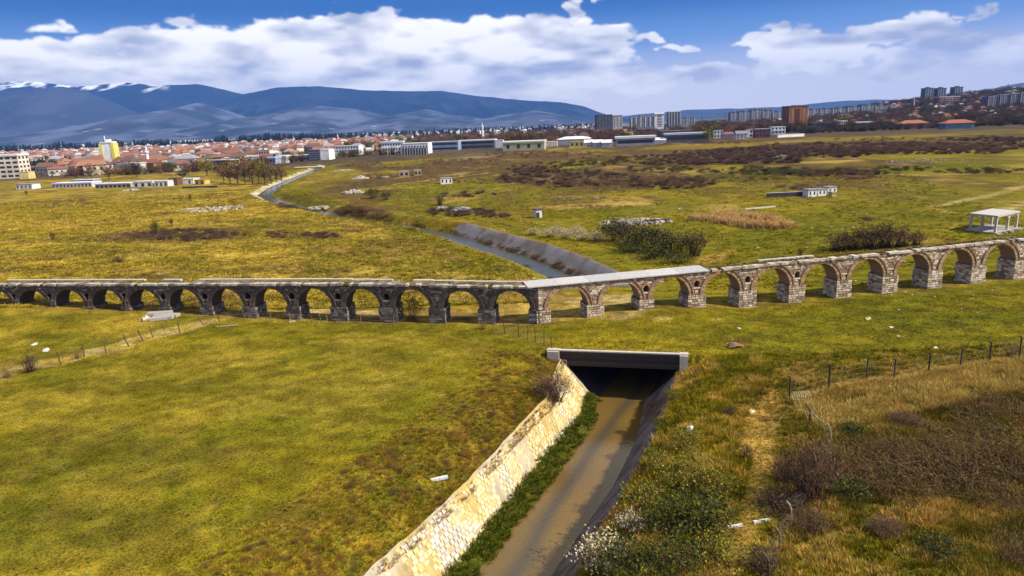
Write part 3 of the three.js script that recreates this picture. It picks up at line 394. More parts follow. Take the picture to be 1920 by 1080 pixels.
// ---------------------------------------------------------------- aqueduct
{
  const aq = thing('aqueduct', 'long ruined stone and brick aqueduct of round arches crossing the meadow with a bend', 'aqueduct');
  const THICK = 2.8, r = rng(404);
  const legs = {
    left: { s: [3.72, 10.96, 18.14, 25.64, 33.0, 39.95, 46.97, 53.98, 60.79, 67.15, 73.68, 80.14, 86.6, 93.1, 99.6, 106.1, 112.6, 119.1], apex: [4.85, 4.89, 5.06, 5.15, 5.24, 5.25, 5.26, 5.2, 5.15, 5.2, 5.15, 5.1, 5.1, 5.1, 5.1, 5.1, 5.1, 5.1], rad: 2.66, top: [[0, 5.5], [8, 5.6], [16, 5.82], [30, 6.03], [58, 6.05], [130, 6.1]], end: 123, niches: new Set([3, 4, 5, 6, 7, 8, 9, 10, 11, 12, 13, 14, 15, 16, 17]), wall: [0.085, 0.068, 0.064], stones: [[0.22, 0.19, 0.165], [0.15, 0.125, 0.11], [0.34, 0.30, 0.27], [0.115, 0.09, 0.082]], ring: [[0.15, 0.118, 0.10], [0.19, 0.145, 0.12], [0.12, 0.088, 0.078]] },  // left leg tones: dark sooty stone, darkened further for its shaded face
    right: { s: [4.4, 12.23, 19.73, 27.77, 35.88, 43.88, 51.73, 59.79, 67.67, 75.67, 83.6, 91.5, 99.4, 107.3], apex: [5.0, 5.1, 5.18, 5.2, 5.24, 5.3, 5.42, 5.55, 5.75, 5.95, 6.1, 6.2, 6.3, 6.4], rad: 2.88, top: [[0, 5.65], [15, 5.78], [26, 5.88], [40, 6.0], [58, 6.22], [78, 6.62], [100, 6.95], [120, 7.2]], end: 111.4, niches: new Set([2, 3, 4, 5]), blind: new Set([6, 7]), wall: [0.20, 0.13, 0.095], stones: [[0.68, 0.57, 0.43], [0.50, 0.40, 0.29], [0.82, 0.73, 0.60], [0.35, 0.24, 0.16]], ring: [[0.50, 0.32, 0.19], [0.60, 0.43, 0.28], [0.38, 0.23, 0.14]] },
  };
  let single = 0;
  for (const side of ['right', 'left']) {
    const L = legs[side], G = LEGS[side], P = (s, y, w) => W(BEND[0] + G.dir[0] * s + G.away[0] * w, y, BEND[1] + G.dir[1] * s + G.away[1] * w);
    const hex = (soup, s0, s1, y0, y1, w0, w1, c, j = 0) => { const a = side === 'left' ? s1 : s0, b = side === 'left' ? s0 : s1, k = () => (r() - 0.5) * j; soup.hexa([P(a + k(), y0 + k(), w0 + k()), P(b + k(), y0 + k(), w0 + k()), P(b, y0, w1), P(a, y0, w1), P(a + k(), y1 + k(), w0 + k()), P(b + k(), y1 + k(), w0 + k()), P(b, y1, w1), P(a, y1, w1)], c); };
    const angle = Math.atan2(side === 'left' ? -G.dir[1] : G.dir[1], side === 'left' ? -G.dir[0] : G.dir[0]);
    const topAt = (s) => interp(L.top, s), N = L.s.length, spring = L.apex.map((a) => a - L.rad);
    // the wall above the piers, arches cut out of it
    const pts = [[-0.0, spring[0]]];
    for (let i = 0; i < N; i++) for (let k = 0; k <= 22; k++) { const t = Math.PI - k / 22 * Math.PI; pts.push([L.s[i] + Math.cos(t) * L.rad, spring[i] + Math.sin(t) * L.rad * (1 + 0.03 * Math.sin(t))]); }
    pts.push([L.end, spring[N - 1]]);
    for (let s = L.end; s >= 0; s -= 0.7) pts.push([s, topAt(s) - 0.12 - r() * (side === 'right' && s < 25 ? 0.02 : 0.14)]);
    pts.push([0, topAt(0) - 0.12]);
    const shape = new THREE.Shape(pts.map(([a, b]) => new THREE.Vector2(a, b)));
    const nicheAt = [];
    for (let i = 1; i < N; i++) if (L.niches.has(i) || L.blind?.has(i)) { const c = (L.s[i - 1] + L.s[i]) / 2, y0 = (spring[i - 1] + spring[i]) / 2 + 1.12; nicheAt.push([c, y0, L.blind?.has(i)]); if (!L.blind?.has(i)) { const h = new THREE.Path(), ww = 0.4, hh = 0.62; h.moveTo(c - ww, y0); h.lineTo(c + ww, y0); h.lineTo(c + ww, y0 + hh); for (let k = 1; k < 9; k++) { const t = k / 9 * Math.PI; h.lineTo(c + Math.cos(t) * ww, y0 + hh + Math.sin(t) * ww); } h.lineTo(c - ww, y0 + hh); shape.holes.push(h); } }
    const ext = new THREE.ExtrudeGeometry(shape, { depth: THICK, bevelEnabled: false, curveSegments: 1 }), A = ext.attributes.position, col = new Float32Array(A.count * 3);
    for (let i = 0; i < A.count; i++) { const s = A.getX(i), y = A.getY(i), q = P(s, y, A.getZ(i)), n = fbm(s / 1.7, y / 1.1 + A.getZ(i), 3), c = mix3(L.wall, L.ring[1], n * 0.6); A.setXYZ(i, q.x, q.y, q.z); col.set(c, i * 3); }
    if (side === 'right') for (let i = 0; i < A.count; i += 3) for (const at of [A, ext.attributes.uv]) { const n = at.itemSize, a = at.array; for (let k = 0; k < n; k++) { const t = a[(i + 1) * n + k]; a[(i + 1) * n + k] = a[(i + 2) * n + k]; a[(i + 2) * n + k] = t; } }
    ext.setAttribute('color', new THREE.BufferAttribute(col, 3)); ext.clearGroups(); ext.computeVertexNormals();
    mesh('arcade_wall', ext, Mstone, aq);
    // brick arch rings: wedge by wedge, a thin projecting hood over them
    for (let i = 0; i < N; i++) for (const [wf, wb] of [[-0.06, 0.18], [THICK - 0.18, THICK + 0.06]]) {
      const s = new Soup(), n = 44; for (let k = 0; k < n; k++) { const a0 = Math.PI * (k + 0.08) / n, a1 = Math.PI * (k + 0.92) / n, pr = (r() - 0.5) * 0.03, q = (a, rr, w) => P(L.s[i] - Math.cos(a) * rr, spring[i] + Math.sin(a) * rr * (1 + 0.03 * Math.sin(a)), w), ri = L.rad - 0.02 + r() * 0.02, ro = L.rad + 0.46 + r() * 0.05, c = L.ring[Math.floor(r() * 3)], f = wf < 0 ? wf + pr : wf; s.hexa([q(a0, ri, f), q(a1, ri, f), q(a1, ri, wb), q(a0, ri, wb), q(a0, ro, f), q(a1, ro, f), q(a1, ro, wb), q(a0, ro, wb)], c); }
      s.mesh('arch_ring', Mstone, aq);
      if (wf < 0) { const halves = [new Soup(), new Soup()], m = 26; for (let k = 0; k < m; k++) { const a0 = Math.PI * k / m, a1 = Math.PI * (k + 1) / m, q = (a, rr, w) => P(L.s[i] - Math.cos(a) * rr, spring[i] + Math.sin(a) * rr * (1 + 0.03 * Math.sin(a)), w), ri = L.rad + 0.53, ro = L.rad + 0.66; if (spring[i] + Math.sin((a0 + a1) / 2) * ro > topAt(L.s[i]) - 0.2) continue; halves[k < m / 2 ? 0 : 1].hexa([q(a0, ri, -0.16), q(a1, ri, -0.16), q(a1, ri, 0.1), q(a0, ri, 0.1), q(a0, ro, -0.16), q(a1, ro, -0.16), q(a1, ro, 0.1), q(a0, ro, 0.1)], mix3(L.ring[0], L.wall, r() * 0.6)); } for (const h of halves) h.mesh('hood_course', Mstone, aq); }
    }
    for (const [c, y0, blind] of nicheAt) { const s = new Soup(), n = 14, q = (a, rr, w) => P(c - Math.cos(a) * rr, y0 + 0.62 + Math.sin(a) * rr, w); for (let k = 0; k < n; k++) { const a0 = Math.PI * (k + 0.06) / n, a1 = Math.PI * (k + 0.94) / n, f = -0.05 - r() * 0.03, cc = L.ring[Math.floor(r() * 3)]; s.hexa([q(a0, 0.4, f), q(a1, 0.4, f), q(a1, 0.4, 0.1), q(a0, 0.4, 0.1), q(a0, 0.64, f), q(a1, 0.64, f), q(a1, 0.64, 0.1), q(a0, 0.64, 0.1)], cc); } const sur = s.mesh(blind ? 'blind_niche' : 'niche_surround', Mstone, aq), sill = new Soup(); hex(sill, c - 0.52, c + 0.52, y0 - 0.17, y0 - 0.01, -0.09, 0.12, L.stones[2], 0.02); sill.mesh('sill', Mstone, sur); }
    // rubble facing of the wall, front and back
    const face = new Soup();
    for (const [w0, w1, dir] of [[-0.03, 0.1, -1], [THICK + 0.03, THICK - 0.1, 1]]) for (let y = 1.9; y < 7; ) {
      const ch = 0.24 + r() * 0.13; for (let s = 0.1; s < L.end; ) {
        const ln = 0.28 + r() * 0.5, c = s + ln / 2, ym = y + ch / 2; let ok = y + ch < topAt(c) - 0.2 && r() > 0.06;
        if (ok) for (let i = 0; i < N && ok; i++) { const dx = Math.abs(c - L.s[i]), dy = ym - spring[i]; if (dx < L.rad + 0.8 && (dy > 0 ? Math.hypot(Math.max(0, dx - ln * 0.4), dy) < L.rad + 0.62 : dx < L.rad + ln * 0.5)) ok = false; }
        if (ok) { let sp = 9; for (let i = 0; i < N; i++) if (Math.abs(c - L.s[i]) < 5) sp = Math.min(sp, spring[i]); if (y < sp) ok = false; }
        for (const [nc, ny] of nicheAt) if (Math.abs(c - nc) < 0.45 + ln / 2 && ym > ny - 0.25 && ym < ny + 1.35) ok = false;
        if (ok) { const c3 = L.stones[Math.floor(Math.pow(r(), 1.1) * 4)], k = 0.85 + r() * 0.3; hex(face, s + 0.025, s + ln - 0.03, y + 0.025, y + ch - 0.03, w0 + dir * r() * 0.05, w1, tint(c3, k), 0.03); }
        s += ln;
      } y += ch;
    }
    const fm = face.mesh('rubble_facing', Mstone, aq); fm.userData.kind = 'stuff';
    // piers with their ashlar
    for (let i = 0; i <= N; i++) {
      const e0 = i === 0 ? -0.25 : L.s[i - 1] + L.rad - 0.24, e1 = i === N ? L.end : L.s[i] - L.rad + 0.24, yt = i === 0 ? spring[0] : i === N ? spring[N - 1] : Math.max(spring[i - 1], spring[i]), mid = P((e0 + e1) / 2, 0, 1.4), yb = height(mid.x, -mid.z) - 0.9;
      const core = new Soup(); hex(core, e0, e1, yb, yt + 0.02, -0.16, THICK + 0.16, tint(L.wall, 0.8)); const pier = core.mesh('pier', Mstone, aq);
      const rest = new Soup();
      for (let y = yb + 0.7; y < yt - 0.05; ) {
        const ch = Math.min(0.30 + r() * 0.12, yt - y);
        for (let s = e0 - 0.03; s < e1 - 0.1; ) { const ln = Math.min(0.36 + r() * 0.5, e1 + 0.03 - s), ti = Math.floor(Math.pow(r(), 1.15) * 4), pr = 0.04 + r() * 0.05;
          if (side === 'right' && single < 296 && i <= 11) { const q = P(s + ln / 2, y + ch / 2, -0.16 - pr / 2 + 0.06), st = mesh('stone', blockGeo[Math.floor(r() * 6)], MstoneOf[[0, 1, 2, 3][ti]], pier); st.position.copy(q); st.rotation.y = angle; st.scale.set(ln - 0.05, ch - 0.065, pr + 0.16); single++; }
          else hex(rest, s + 0.025, s + ln - 0.025, y + 0.03, y + ch - 0.035, -0.16 - pr, -0.05, tint(L.stones[ti], 0.85 + r() * 0.3), 0.03);
          s += ln; }
        for (const [sf, dir] of [[e0, -1], [e1, 1]]) { if ((i === 0 && dir < 0) || (i === N && dir > 0)) continue; for (let w = -0.14; w < THICK + 0.05; ) { const ln = Math.min(0.4 + r() * 0.45, THICK + 0.16 - w), pr = 0.03 + r() * 0.04, a = dir < 0 ? sf - pr : sf - 0.1, b = dir < 0 ? sf + 0.1 : sf + pr; hex(rest, a, b, y + 0.03, y + ch - 0.035, w + 0.02, w + ln - 0.02, tint(L.stones[Math.floor(r() * 4)], 0.85 + r() * 0.3), 0.02); w += ln; } }
        for (let s = e0 - 0.03; s < e1 - 0.1; ) { const ln = Math.min(0.36 + r() * 0.5, e1 + 0.03 - s); hex(rest, s + 0.02, s + ln - 0.02, y + 0.015, y + ch - 0.02, THICK + 0.05, THICK + 0.2 + r() * 0.05, L.stones[Math.floor(r() * 4)], 0.02); s += ln; }
        y += ch;
      }
      const rm = rest.mesh('pier_stonework', Mstone, pier); rm.userData.kind = 'stuff';
    }
    // the top: ragged cornice, weedy channel, back coping; on the right the mended roof first
    const roofEnd = side === 'right' ? 25.6 : 0, cor = new Soup(), cap = new Soup(), turf = new Soup();
    for (let s = roofEnd; s < L.end; ) { const ln = 0.35 + r() * 0.8, y = topAt(s), lift = r() * 0.1; if (r() > 0.07) hex(cor, s, s + ln - 0.03, y - 0.2 - r() * 0.08, y + 0.02 + lift, -0.17 - r() * 0.17, 0.55 + r() * 0.3, L.stones[[0, 2, 2, 1][Math.floor(r() * 4)]].map((v) => v * (side === 'left' ? 1.55 : 0.8)), 0.08); s += ln; }
    const cm = cor.mesh('cornice', Mstone, aq); cm.userData.kind = 'stuff';
    for (let s = roofEnd; s < L.end; s += 3.1) { const broken = side === 'right' && !(s > 33.5 && s < 44); if (broken || (side === 'left' && s > 3 && r() < 0.04)) continue; hex(cap, s, Math.min(L.end, s + 3.06), topAt(s) - 0.15, topAt(s) + 0.17, THICK - 0.42, THICK + 0.14, [0.66, 0.61, 0.53], 0.04); }
    cap.mesh('back_coping', Mconcrete, aq);
    const nt = 200, nw = 6; for (let j = 0; j <= nt; j++) for (let k = 0; k <= nw; k++) { const s = lerp(roofEnd, L.end, j / nt), w = lerp(-0.08, THICK + 0.05, k / nw), q = P(s, topAt(s) - 0.12 + (fbm(s * 0.9, w * 1.3 + 5, 4) - 0.35) * 0.34 * (k === 0 || k === nw ? 0.4 : 1), w), n = fbm(s / 1.1, w / 0.7 + 20, 3), g = fbm(s / 4, w / 3, 3); turf.v(q.x, q.y, q.z, side === 'left' ? mix3(mix3([0.50, 0.44, 0.34], [0.30, 0.22, 0.05], sstep(0.4, 0.6, n)), [0.18, 0.15, 0.02], sstep(0.5, 0.65, g)) : mix3(mix3([0.22, 0.165, 0.05], [0.15, 0.09, 0.06], sstep(0.4, 0.6, n)), [0.42, 0.35, 0.26], 0.6 * sstep(0.55, 0.65, g)), s / 2, w / 2); }
    for (let j = 0; j < nt; j++) for (let k = 0; k < nw; k++) { const a = j * (nw + 1) + k, b = a + 1, e = a + nw + 1; if (side === 'right') turf.quad(a, e, e + 1, b); else turf.quad(a, b, e + 1, e); }
    turf.mesh('weedy_top', Mgrass, aq);
    if (side === 'right') {
      for (let s = -1.4, k = 0; s < roofEnd; s += 4.5, k++) { const e = Math.min(roofEnd, s + 4.47), ro = new Soup(), c = [[0.58, 0.56, 0.54], [0.63, 0.61, 0.58], [0.54, 0.53, 0.515]][k % 3], m = (x) => topAt(Math.max(0, x)); ro.hexa([P(s, m(s) - 0.16, -0.34), P(e, m(e) - 0.16, -0.34), P(e, m(e) - 0.06, THICK + 0.3), P(s, m(s) - 0.06, THICK + 0.3), P(s, m(s) - 0.03, -0.34), P(e, m(e) - 0.03, -0.34), P(e, m(e) + 0.12, THICK + 0.3), P(s, m(s) + 0.12, THICK + 0.3)], c); ro.mesh('roof_slab', Mconcrete, aq); }
    }
  }
  console.log('aqueduct done', single);
}
// ---------------------------------------------------------------- plants
const Mplant = new THREE.MeshPhysicalMaterial({ vertexColors: true, roughness: 1, specularIntensity: 0.1, side: THREE.DoubleSide });
function bush({ seed, stems, h, r, thick, twigs = 3, leaves = 0, leaf = 0.1, wood, green, green2, arch = 0.2, base = 0.15 }) {
  const q = rng(seed), s = new Soup(), tips = [];
  const blade = (a, b, w, c) => { const t = q() * 6.28, ux = Math.cos(t) * w, uz = Math.sin(t) * w, i = s.v(a.x - ux, a.y, a.z - uz, c), j = s.v(a.x + ux, a.y, a.z + uz, c), k = s.v(b.x + ux * 0.35, b.y, b.z + uz * 0.35, c), l = s.v(b.x - ux * 0.35, b.y, b.z - uz * 0.35, c); s.quad(i, j, k, l); };
  for (let n = 0; n < stems; n++) {
    const t = q() * 6.28, f = Math.sqrt(q()), b0 = q() * 6.28, A = new THREE.Vector3(Math.cos(b0) * base * r * q() * 3, -0.05, Math.sin(b0) * base * r * q() * 3), hh = h * (0.55 + 0.45 * q()) * (1 - 0.35 * f * f), B = new THREE.Vector3(A.x + Math.cos(t) * r * f * 0.45, hh * (0.6 + arch * f * 0.4), A.z + Math.sin(t) * r * f * 0.45), C = new THREE.Vector3(Math.cos(t) * r * f, hh * (1 - arch * f), Math.sin(t) * r * f), c = tint(wood, 0.65 + q() * 0.7);
    blade(A, B, thick, c); blade(B, C, thick * 0.6, c);
    for (let k = 0; k < twigs; k++) { const m = q(), S = B.clone().lerp(C, m), a = q() * 6.28, l = h * (0.10 + q() * 0.2), E = S.clone().add(new THREE.Vector3(Math.cos(a) * l, l * (0.2 + q() * 0.8), Math.sin(a) * l)); blade(S, E, thick * 0.4, tint(wood, 0.7 + q() * 0.8)); tips.push(S, E); }
    tips.push(C, B.clone().lerp(C, 0.5));
  }
  for (let n = 0; n < leaves; n++) { const p = tips[Math.floor(q() * tips.length)], a = q() * 6.28, e = (q() - 0.5) * 2.4, l = leaf * (0.5 + q()), X = new THREE.Vector3(Math.cos(a) * Math.cos(e), Math.sin(e), Math.sin(a) * Math.cos(e)).multiplyScalar(l), Y = new THREE.Vector3(-Math.sin(a), 0.5, Math.cos(a)).multiplyScalar(l * 0.6), o = p.clone().add(new THREE.Vector3((q() - 0.5) * r * 0.22, (q() - 0.5) * h * 0.16, (q() - 0.5) * r * 0.22)), c = tint(mix3(green, green2 || green, q()), 0.6 + q() * 0.8); const i = s.v(o.x, o.y, o.z, c), j = s.v(o.x + X.x, o.y + X.y, o.z + X.z, c), k = s.v(o.x + X.x * 0.5 + Y.x, o.y + X.y * 0.5 + Y.y, o.z + X.z * 0.5 + Y.z, c); s.tri(i, j, k); }
  return s.geo();
}
const C = { twig: [0.15, 0.092, 0.052], dark: [0.066, 0.042, 0.032], bud: [0.23, 0.20, 0.022], leafy: [0.10, 0.105, 0.012], blossom: [0.50, 0.44, 0.33], reed: [0.50, 0.31, 0.12], rust: [0.20, 0.10, 0.045], pine: [0.028, 0.042, 0.018] };
const kinds = {   // shapes of about 1 m radius and height, several of each; scaled where they stand
  bare: [1, 2, 3].map((k) => bush({ seed: 100 + k, stems: 95, h: 1, r: 1, thick: 0.011, twigs: 4, wood: C.twig, leaves: 140, leaf: 0.05, green: C.twig, green2: C.rust })),
  dark: [1, 2, 3].map((k) => bush({ seed: 120 + k, stems: 110, h: 1, r: 1, thick: 0.016, twigs: 4, wood: C.dark, leaves: 420, leaf: 0.075, green: C.dark, green2: C.twig })),
  bud: [1, 2, 3].map((k) => bush({ seed: 140 + k, stems: 80, h: 1, r: 1, thick: 0.010, twigs: 3, wood: C.twig, leaves: 1150, leaf: 0.065, green: C.bud, green2: C.leafy })),
  leafy: [1, 2, 3].map((k) => bush({ seed: 160 + k, stems: 70, h: 1, r: 1, thick: 0.011, twigs: 3, wood: C.dark, leaves: 1000, leaf: 0.08, green: C.leafy, green2: C.pine })),
  blossom: [1, 2, 3].map((k) => bush({ seed: 180 + k, stems: 95, h: 1, r: 1, thick: 0.010, twigs: 3, wood: C.twig, leaves: 950, leaf: 0.066, green: C.blossom, green2: [0.40, 0.34, 0.16] })),
  reed: [1, 2, 3].map((k) => bush({ seed: 200 + k, stems: 230, h: 1, r: 0.7, thick: 0.020, twigs: 1, wood: C.reed, arch: 0.12, base: 0.6, leaves: 80, leaf: 0.07, green: C.reed })),
  brown: [1, 2, 3].map((k) => bush({ seed: 240 + k, stems: 190, h: 1, r: 1, thick: 0.012, twigs: 5, wood: [0.125, 0.075, 0.045], leaves: 800, leaf: 0.05, green: [0.15, 0.085, 0.045], green2: [0.10, 0.06, 0.04] })),
  bramble: [1, 2, 3].map((k) => bush({ seed: 220 + k, stems: 130, h: 0.9, r: 1.1, thick: 0.013, twigs: 4, wood: [0.10, 0.06, 0.032], arch: 0.75, base: 0.5, leaves: 520, leaf: 0.065, green: [0.09, 0.05, 0.024], green2: [0.12, 0.10, 0.012] })),
};
const RP = rng(515);
const ORD = ['leftmost', 'second from the left', 'third from the left', 'fourth from the left', 'fifth from the left', 'sixth from the left', 'seventh from the left', 'eighth from the left', 'ninth from the left', 'tenth from the left', 'eleventh from the left', 'twelfth from the left', 'thirteenth from the left'];
const ordered = (list) => { const o = [...list].sort((a, b) => a[0] - b[0]); return list.map((a) => [...a, o.indexOf(a) === list.length - 1 ? 'rightmost' : ORD[o.indexOf(a)]]); };
function shrub(name, label, kind, px, py, w, h, group, category = 'shrub') { const [x, d] = spotNear(px, py), g = kinds[kind]; const m = mesh(name, g[Math.floor(RP() * g.length)], Mplant); m.position.copy(onLand(x, d, -0.05)); m.rotation.y = RP() * 6.28; m.scale.set(w / 2, h, w / 2); return tag(m, label, category, group); }
function scatter(name, label, geos, n, where, seed) {   // masses nobody could count
  const q = rng(seed), lots = geos.map(() => []), M = new THREE.Matrix4(), Q = new THREE.Quaternion(), e = new THREE.Euler();
  for (let i = 0, tries = 0; i < n && tries < n * 6; tries++) { const a = where(q); if (!a) continue; i++; const [x, d, sx, sy, c, up = 0] = a; e.set((q() - 0.5) * 0.25, q() * 6.28, (q() - 0.5) * 0.25); M.compose(W(x, height(x, d) - 0.02 + up, d), Q.setFromEuler(e), new THREE.Vector3(sx, sy, sx)); lots[Math.floor(q() * geos.length)].push([M.clone(), c]); }
  geos.forEach((g, k) => { if (!lots[k].length) return; const m = new THREE.InstancedMesh(g, Mplant, lots[k].length); lots[k].forEach(([a, c], i) => { m.setMatrixAt(i, a); m.setColorAt(i, new THREE.Color(c[0], c[1], c[2])); }); m.name = numbered(name); shadows(m); scene.add(m); tag(m, label, 'grass', null, 'stuff'); });
}
const tuft = (seed, n, h, r, w) => { const q = rng(seed), s = new Soup(); for (let i = 0; i < n; i++) { const a = q() * 6.28, f = Math.sqrt(q()), bx = Math.cos(a) * r * 0.5 * f, bz = Math.sin(a) * r * 0.5 * f, l = r * (0.2 + 0.8 * q()), t = q() * 6.28, c = [0.7 + q() * 0.6, 0.7 + q() * 0.6, 0.7 + q() * 0.5], hh = h * (0.5 + q() * 0.5); s.tri(s.v(bx - Math.cos(t) * w, 0, bz - Math.sin(t) * w, c), s.v(bx + Math.cos(t) * w, 0, bz + Math.sin(t) * w, c), s.v(bx + Math.cos(a) * l, hh, bz + Math.sin(a) * l, c)); } return s.geo(); };
const tufts = [1, 2, 3].map((k) => tuft(300 + k, 16, 1, 0.9, 0.10)), weeds = [1, 2, 3].map((k) => tuft(310 + k, 30, 1, 0.8, 0.055));
const clear = (x, d) => { const dd = d - lineD(x); if (dd > -0.6 && dd < 3.6) return false; if (mouthSide(x, d) < 0.8 && d < 84) { const [t, o] = canal(x, d); if (o > topL(t) - 0.2 && o < topR(t) - 0.3) return false; if (mouthSide(x, d) > -1 && x > 4 && x < 21.5) return false; } return true; };
const inView = (x, d, m = 6) => Math.abs(x) < d * 0.78 + m;
const jit = (q, c, k = 0.35) => tint(c, 1 - k / 2 + q() * k);
// meadow in front: short uneven grass
scatter('meadow_grass', 'short yellow green grass of the meadow before the aqueduct', tufts, 60000, (q) => { const d = 33 + Math.pow(q(), 0.8) * 66, x = (q() * 2 - 1) * (d * 0.78 + 4); if (!clear(x, d) || d > lineD(x) - 0.7) return null; const k = roughness(x, d), n = fbm(x / 2.2, d / 2.2, 3); if (q() > 0.35 + n) return null; const sc = 0.09 + 0.16 * q() * (0.5 + k); return [x, d, sc, sc * (0.5 + k), jit(q, mix3(matter(x, d), K.yellow, 0.15), 0.5).map((v) => v * 1.3)]; }, 31);
// weeds along the left edge of the canal
scatter('canal_weeds', 'ragged brown and orange weeds along the top of the paved slope', weeds, 8000, (q) => { const t = -14 + q() * 50, a = topL(t), o = a + 0.35 - Math.pow(q(), 1.8) * 10; const [x, d] = canalAt(t, o); if (mouthSide(x, d) > -0.8 || fbm(x / 2, d / 2, 3) + q() * 0.2 < 0.5) return null; const sc = 0.14 + q() * q() * 0.4; return [x, d, sc, sc * (0.5 + q() * 0.5), jit(q, mix3(matter(x, d), [K.orange, K.yellow, K.lush, K.straw, K.green, K.dry][Math.floor(q() * 6)], 0.45), 0.6).map((v) => v * 1.3)]; }, 33);
scatter('canal_scrub', 'small brown weeds and twigs among the grass above the paved slope', [kinds.bare[0], kinds.brown[0]], 1100, (q) => { const t = -14 + q() * 50, o = topL(t) - Math.pow(q(), 1.4) * 9, [x, d] = canalAt(t, o); if (mouthSide(x, d) > -0.8 || fbm(x / 2.5 + 5, d / 2.5, 3) < 0.45) return null; const sc = 0.16 + q() * q() * 0.45; return [x, d, sc, sc * 0.8, jit(q, [[1.3, 1.25, 0.5], [1.0, 1.05, 0.6], [1.9, 1.7, 0.6]][Math.floor(q() * 3)], 0.5)]; }, 34);
// green plants at the water's edge
scatter('waterside_plants', 'fresh green plants in a strip at the foot of the paved slope', tufts, 3600, (q) => { const t = -14 + q() * 48, o = lerp(toeL(t) - 0.15, watL(t) + 0.1, q()); if (fbm(t * 0.7, o * 0.8, 3) < 0.42) return null; const [x, d] = canalAt(t, o); if (mouthSide(x, d) > 0.5) return null; const sc = 0.22 + q() * 0.3; return [x, d, sc, sc * 0.8, jit(q, mix3([0.085, 0.115, 0.008], [0.17, 0.15, 0.02], q() * 0.9), 0.7)]; }, 35);
// rank grass on the right of the canal and beyond the fence
const fenceR = [[1480, 752], [1553, 735], [1624, 722], [1675, 719], [1740, 704], [1800, 694], [1854, 685], [1910, 678], [1965, 668]].map(([a, b]) => spot(a, b));
scatter('rank_grass', 'rank dry and green grass on the rough ground right of the canal', weeds, 30000, (q) => { const d = 34 + q() * 42, x = 3 + q() * (d * 0.78 + 4); if (!clear(x, d)) return null; const [t, o] = canal(x, d), beyond = sstep(25, 28, x) * (d < interp(fenceR.map((f) => [f[0], f[1]]), x) ? 1 : 0), bank = o < 15 ? 0.8 : 0.25; if (q() > Math.max(beyond, bank)) return null; if (TRACKS.some((p) => toLine(p.pts, x, d)[0] < 1.0)) return null; const sc = 0.25 + q() * 0.4, n = fbm(x / 2, d / 2, 3); return [x, d, sc, sc * (0.6 + q() * 0.6), jit(q, mix3(matter(x, d), n > 0.56 ? K.straw : n > 0.46 ? K.yellow : K.green, 0.5), 0.5).map((v) => v * 1.4)]; }, 37);
scatter('blond_grass', 'long blond grass leaning along the wire fence', weeds, 9000, (q) => { const x = 26 + q() * 36, d0 = interp(fenceR.map((f) => [f[0], f[1]]), x), d = d0 - 0.2 - Math.pow(q(), 1.6) * 7, n = fbm(x / 3.2, d / 2, 3); if (n + q() * 0.45 < 0.68 || !inView(x, d) || q() > sstep(25.5, 31, x)) return null; const sc = 0.4 + q() * 0.55; return [x, d, sc, sc * 1.0, jit(q, mix3([0.50, 0.37, 0.11], K.green, q() * 0.6), 0.5).map((v) => v * 1.2)]; }, 39);
// dry tussocks behind the left half of the aqueduct, and green ones behind the right half
scatter('dry_tussocks', 'dry yellow tussocks on the waste ground behind the aqueduct', tufts, 36000, (q) => { const d = 104 + Math.pow(q(), 1.4) * 230, x = -d * 0.78 - 4 + q() * (d * 0.78 + 8 - Math.max(0, (d - 130) * 0.5)); if (!clear(x, d)) return null; if (toLine(FARC, x, d)[0] < 8) return null; if (fbm(x / 6, d / 6, 3) + q() * 0.3 < 0.55) return null; const sc = 0.28 + q() * 0.5 + d * 0.001; return [x, d, sc, sc * (0.35 + q() * 0.4), jit(q, mix3(matter(x, d), [K.straw, K.brown, K.yellow][Math.floor(q() * 3)], 0.3), 0.5).map((v) => v * 1.3)]; }, 41);
scatter('pasture_tussocks', 'green and yellow tussocks of the pasture behind the aqueduct', tufts, 9000, (q) => { const d = 108 + Math.pow(q(), 1.4) * 240, x = 10 + q() * (d * 0.78) - Math.max(0, (d - 130) * 0.4); if (!clear(x, d) || toLine(FARC, x, d)[0] < 8) return null; if (fbm(x / 7, d / 7, 3) + q() * 0.25 < 0.58) return null; const sc = 0.25 + q() * 0.5 + d * 0.001; return [x, d, sc, sc * (0.3 + q() * 0.35), jit(q, mix3(matter(x, d), [K.yellow, K.dry, K.green][Math.floor(q() * 3)], 0.4), 0.4).map((v) => v * 1.3)]; }, 43);
// tufts on the aqueduct's top
{
  const q = rng(77), m = new THREE.InstancedMesh(tufts[0], Mplant, 2600), M = new THREE.Matrix4(), Q = new THREE.Quaternion();
  for (let i = 0; i < 2600; i++) { const left = q() < 0.5, G = LEGS[left ? 'left' : 'right'], s = left ? q() * 122 : 26 + q() * 84, w = 0.1 + q() * 2.3, top = interp(left ? [[0, 5.5], [8, 5.6], [16, 5.82], [30, 6.03], [58, 6.05], [100, 6.1]] : [[0, 5.65], [15, 5.78], [26, 5.88], [40, 6.0], [58, 6.22], [78, 6.62], [100, 6.95]], s), sc = 0.14 + q() * 0.26; Q.setFromEuler(new THREE.Euler(0, q() * 6.28, 0)); M.compose(W(BEND[0] + G.dir[0] * s + G.away[0] * w, top - 0.1, BEND[1] + G.dir[1] * s + G.away[1] * w), Q, new THREE.Vector3(sc, sc * 0.8, sc)); m.setMatrixAt(i, M); const c = jit(q, [K.dry, K.yellow, K.brown, left ? K.straw : [0.13, 0.06, 0.05]][Math.floor(q() * 4)], 0.5); m.setColorAt(i, new THREE.Color(...c)); }
  m.name = 'wall_top_weeds'; shadows(m); scene.add(m); tag(m, 'dry weeds growing along the top of the aqueduct', 'weeds', null, 'stuff');
}
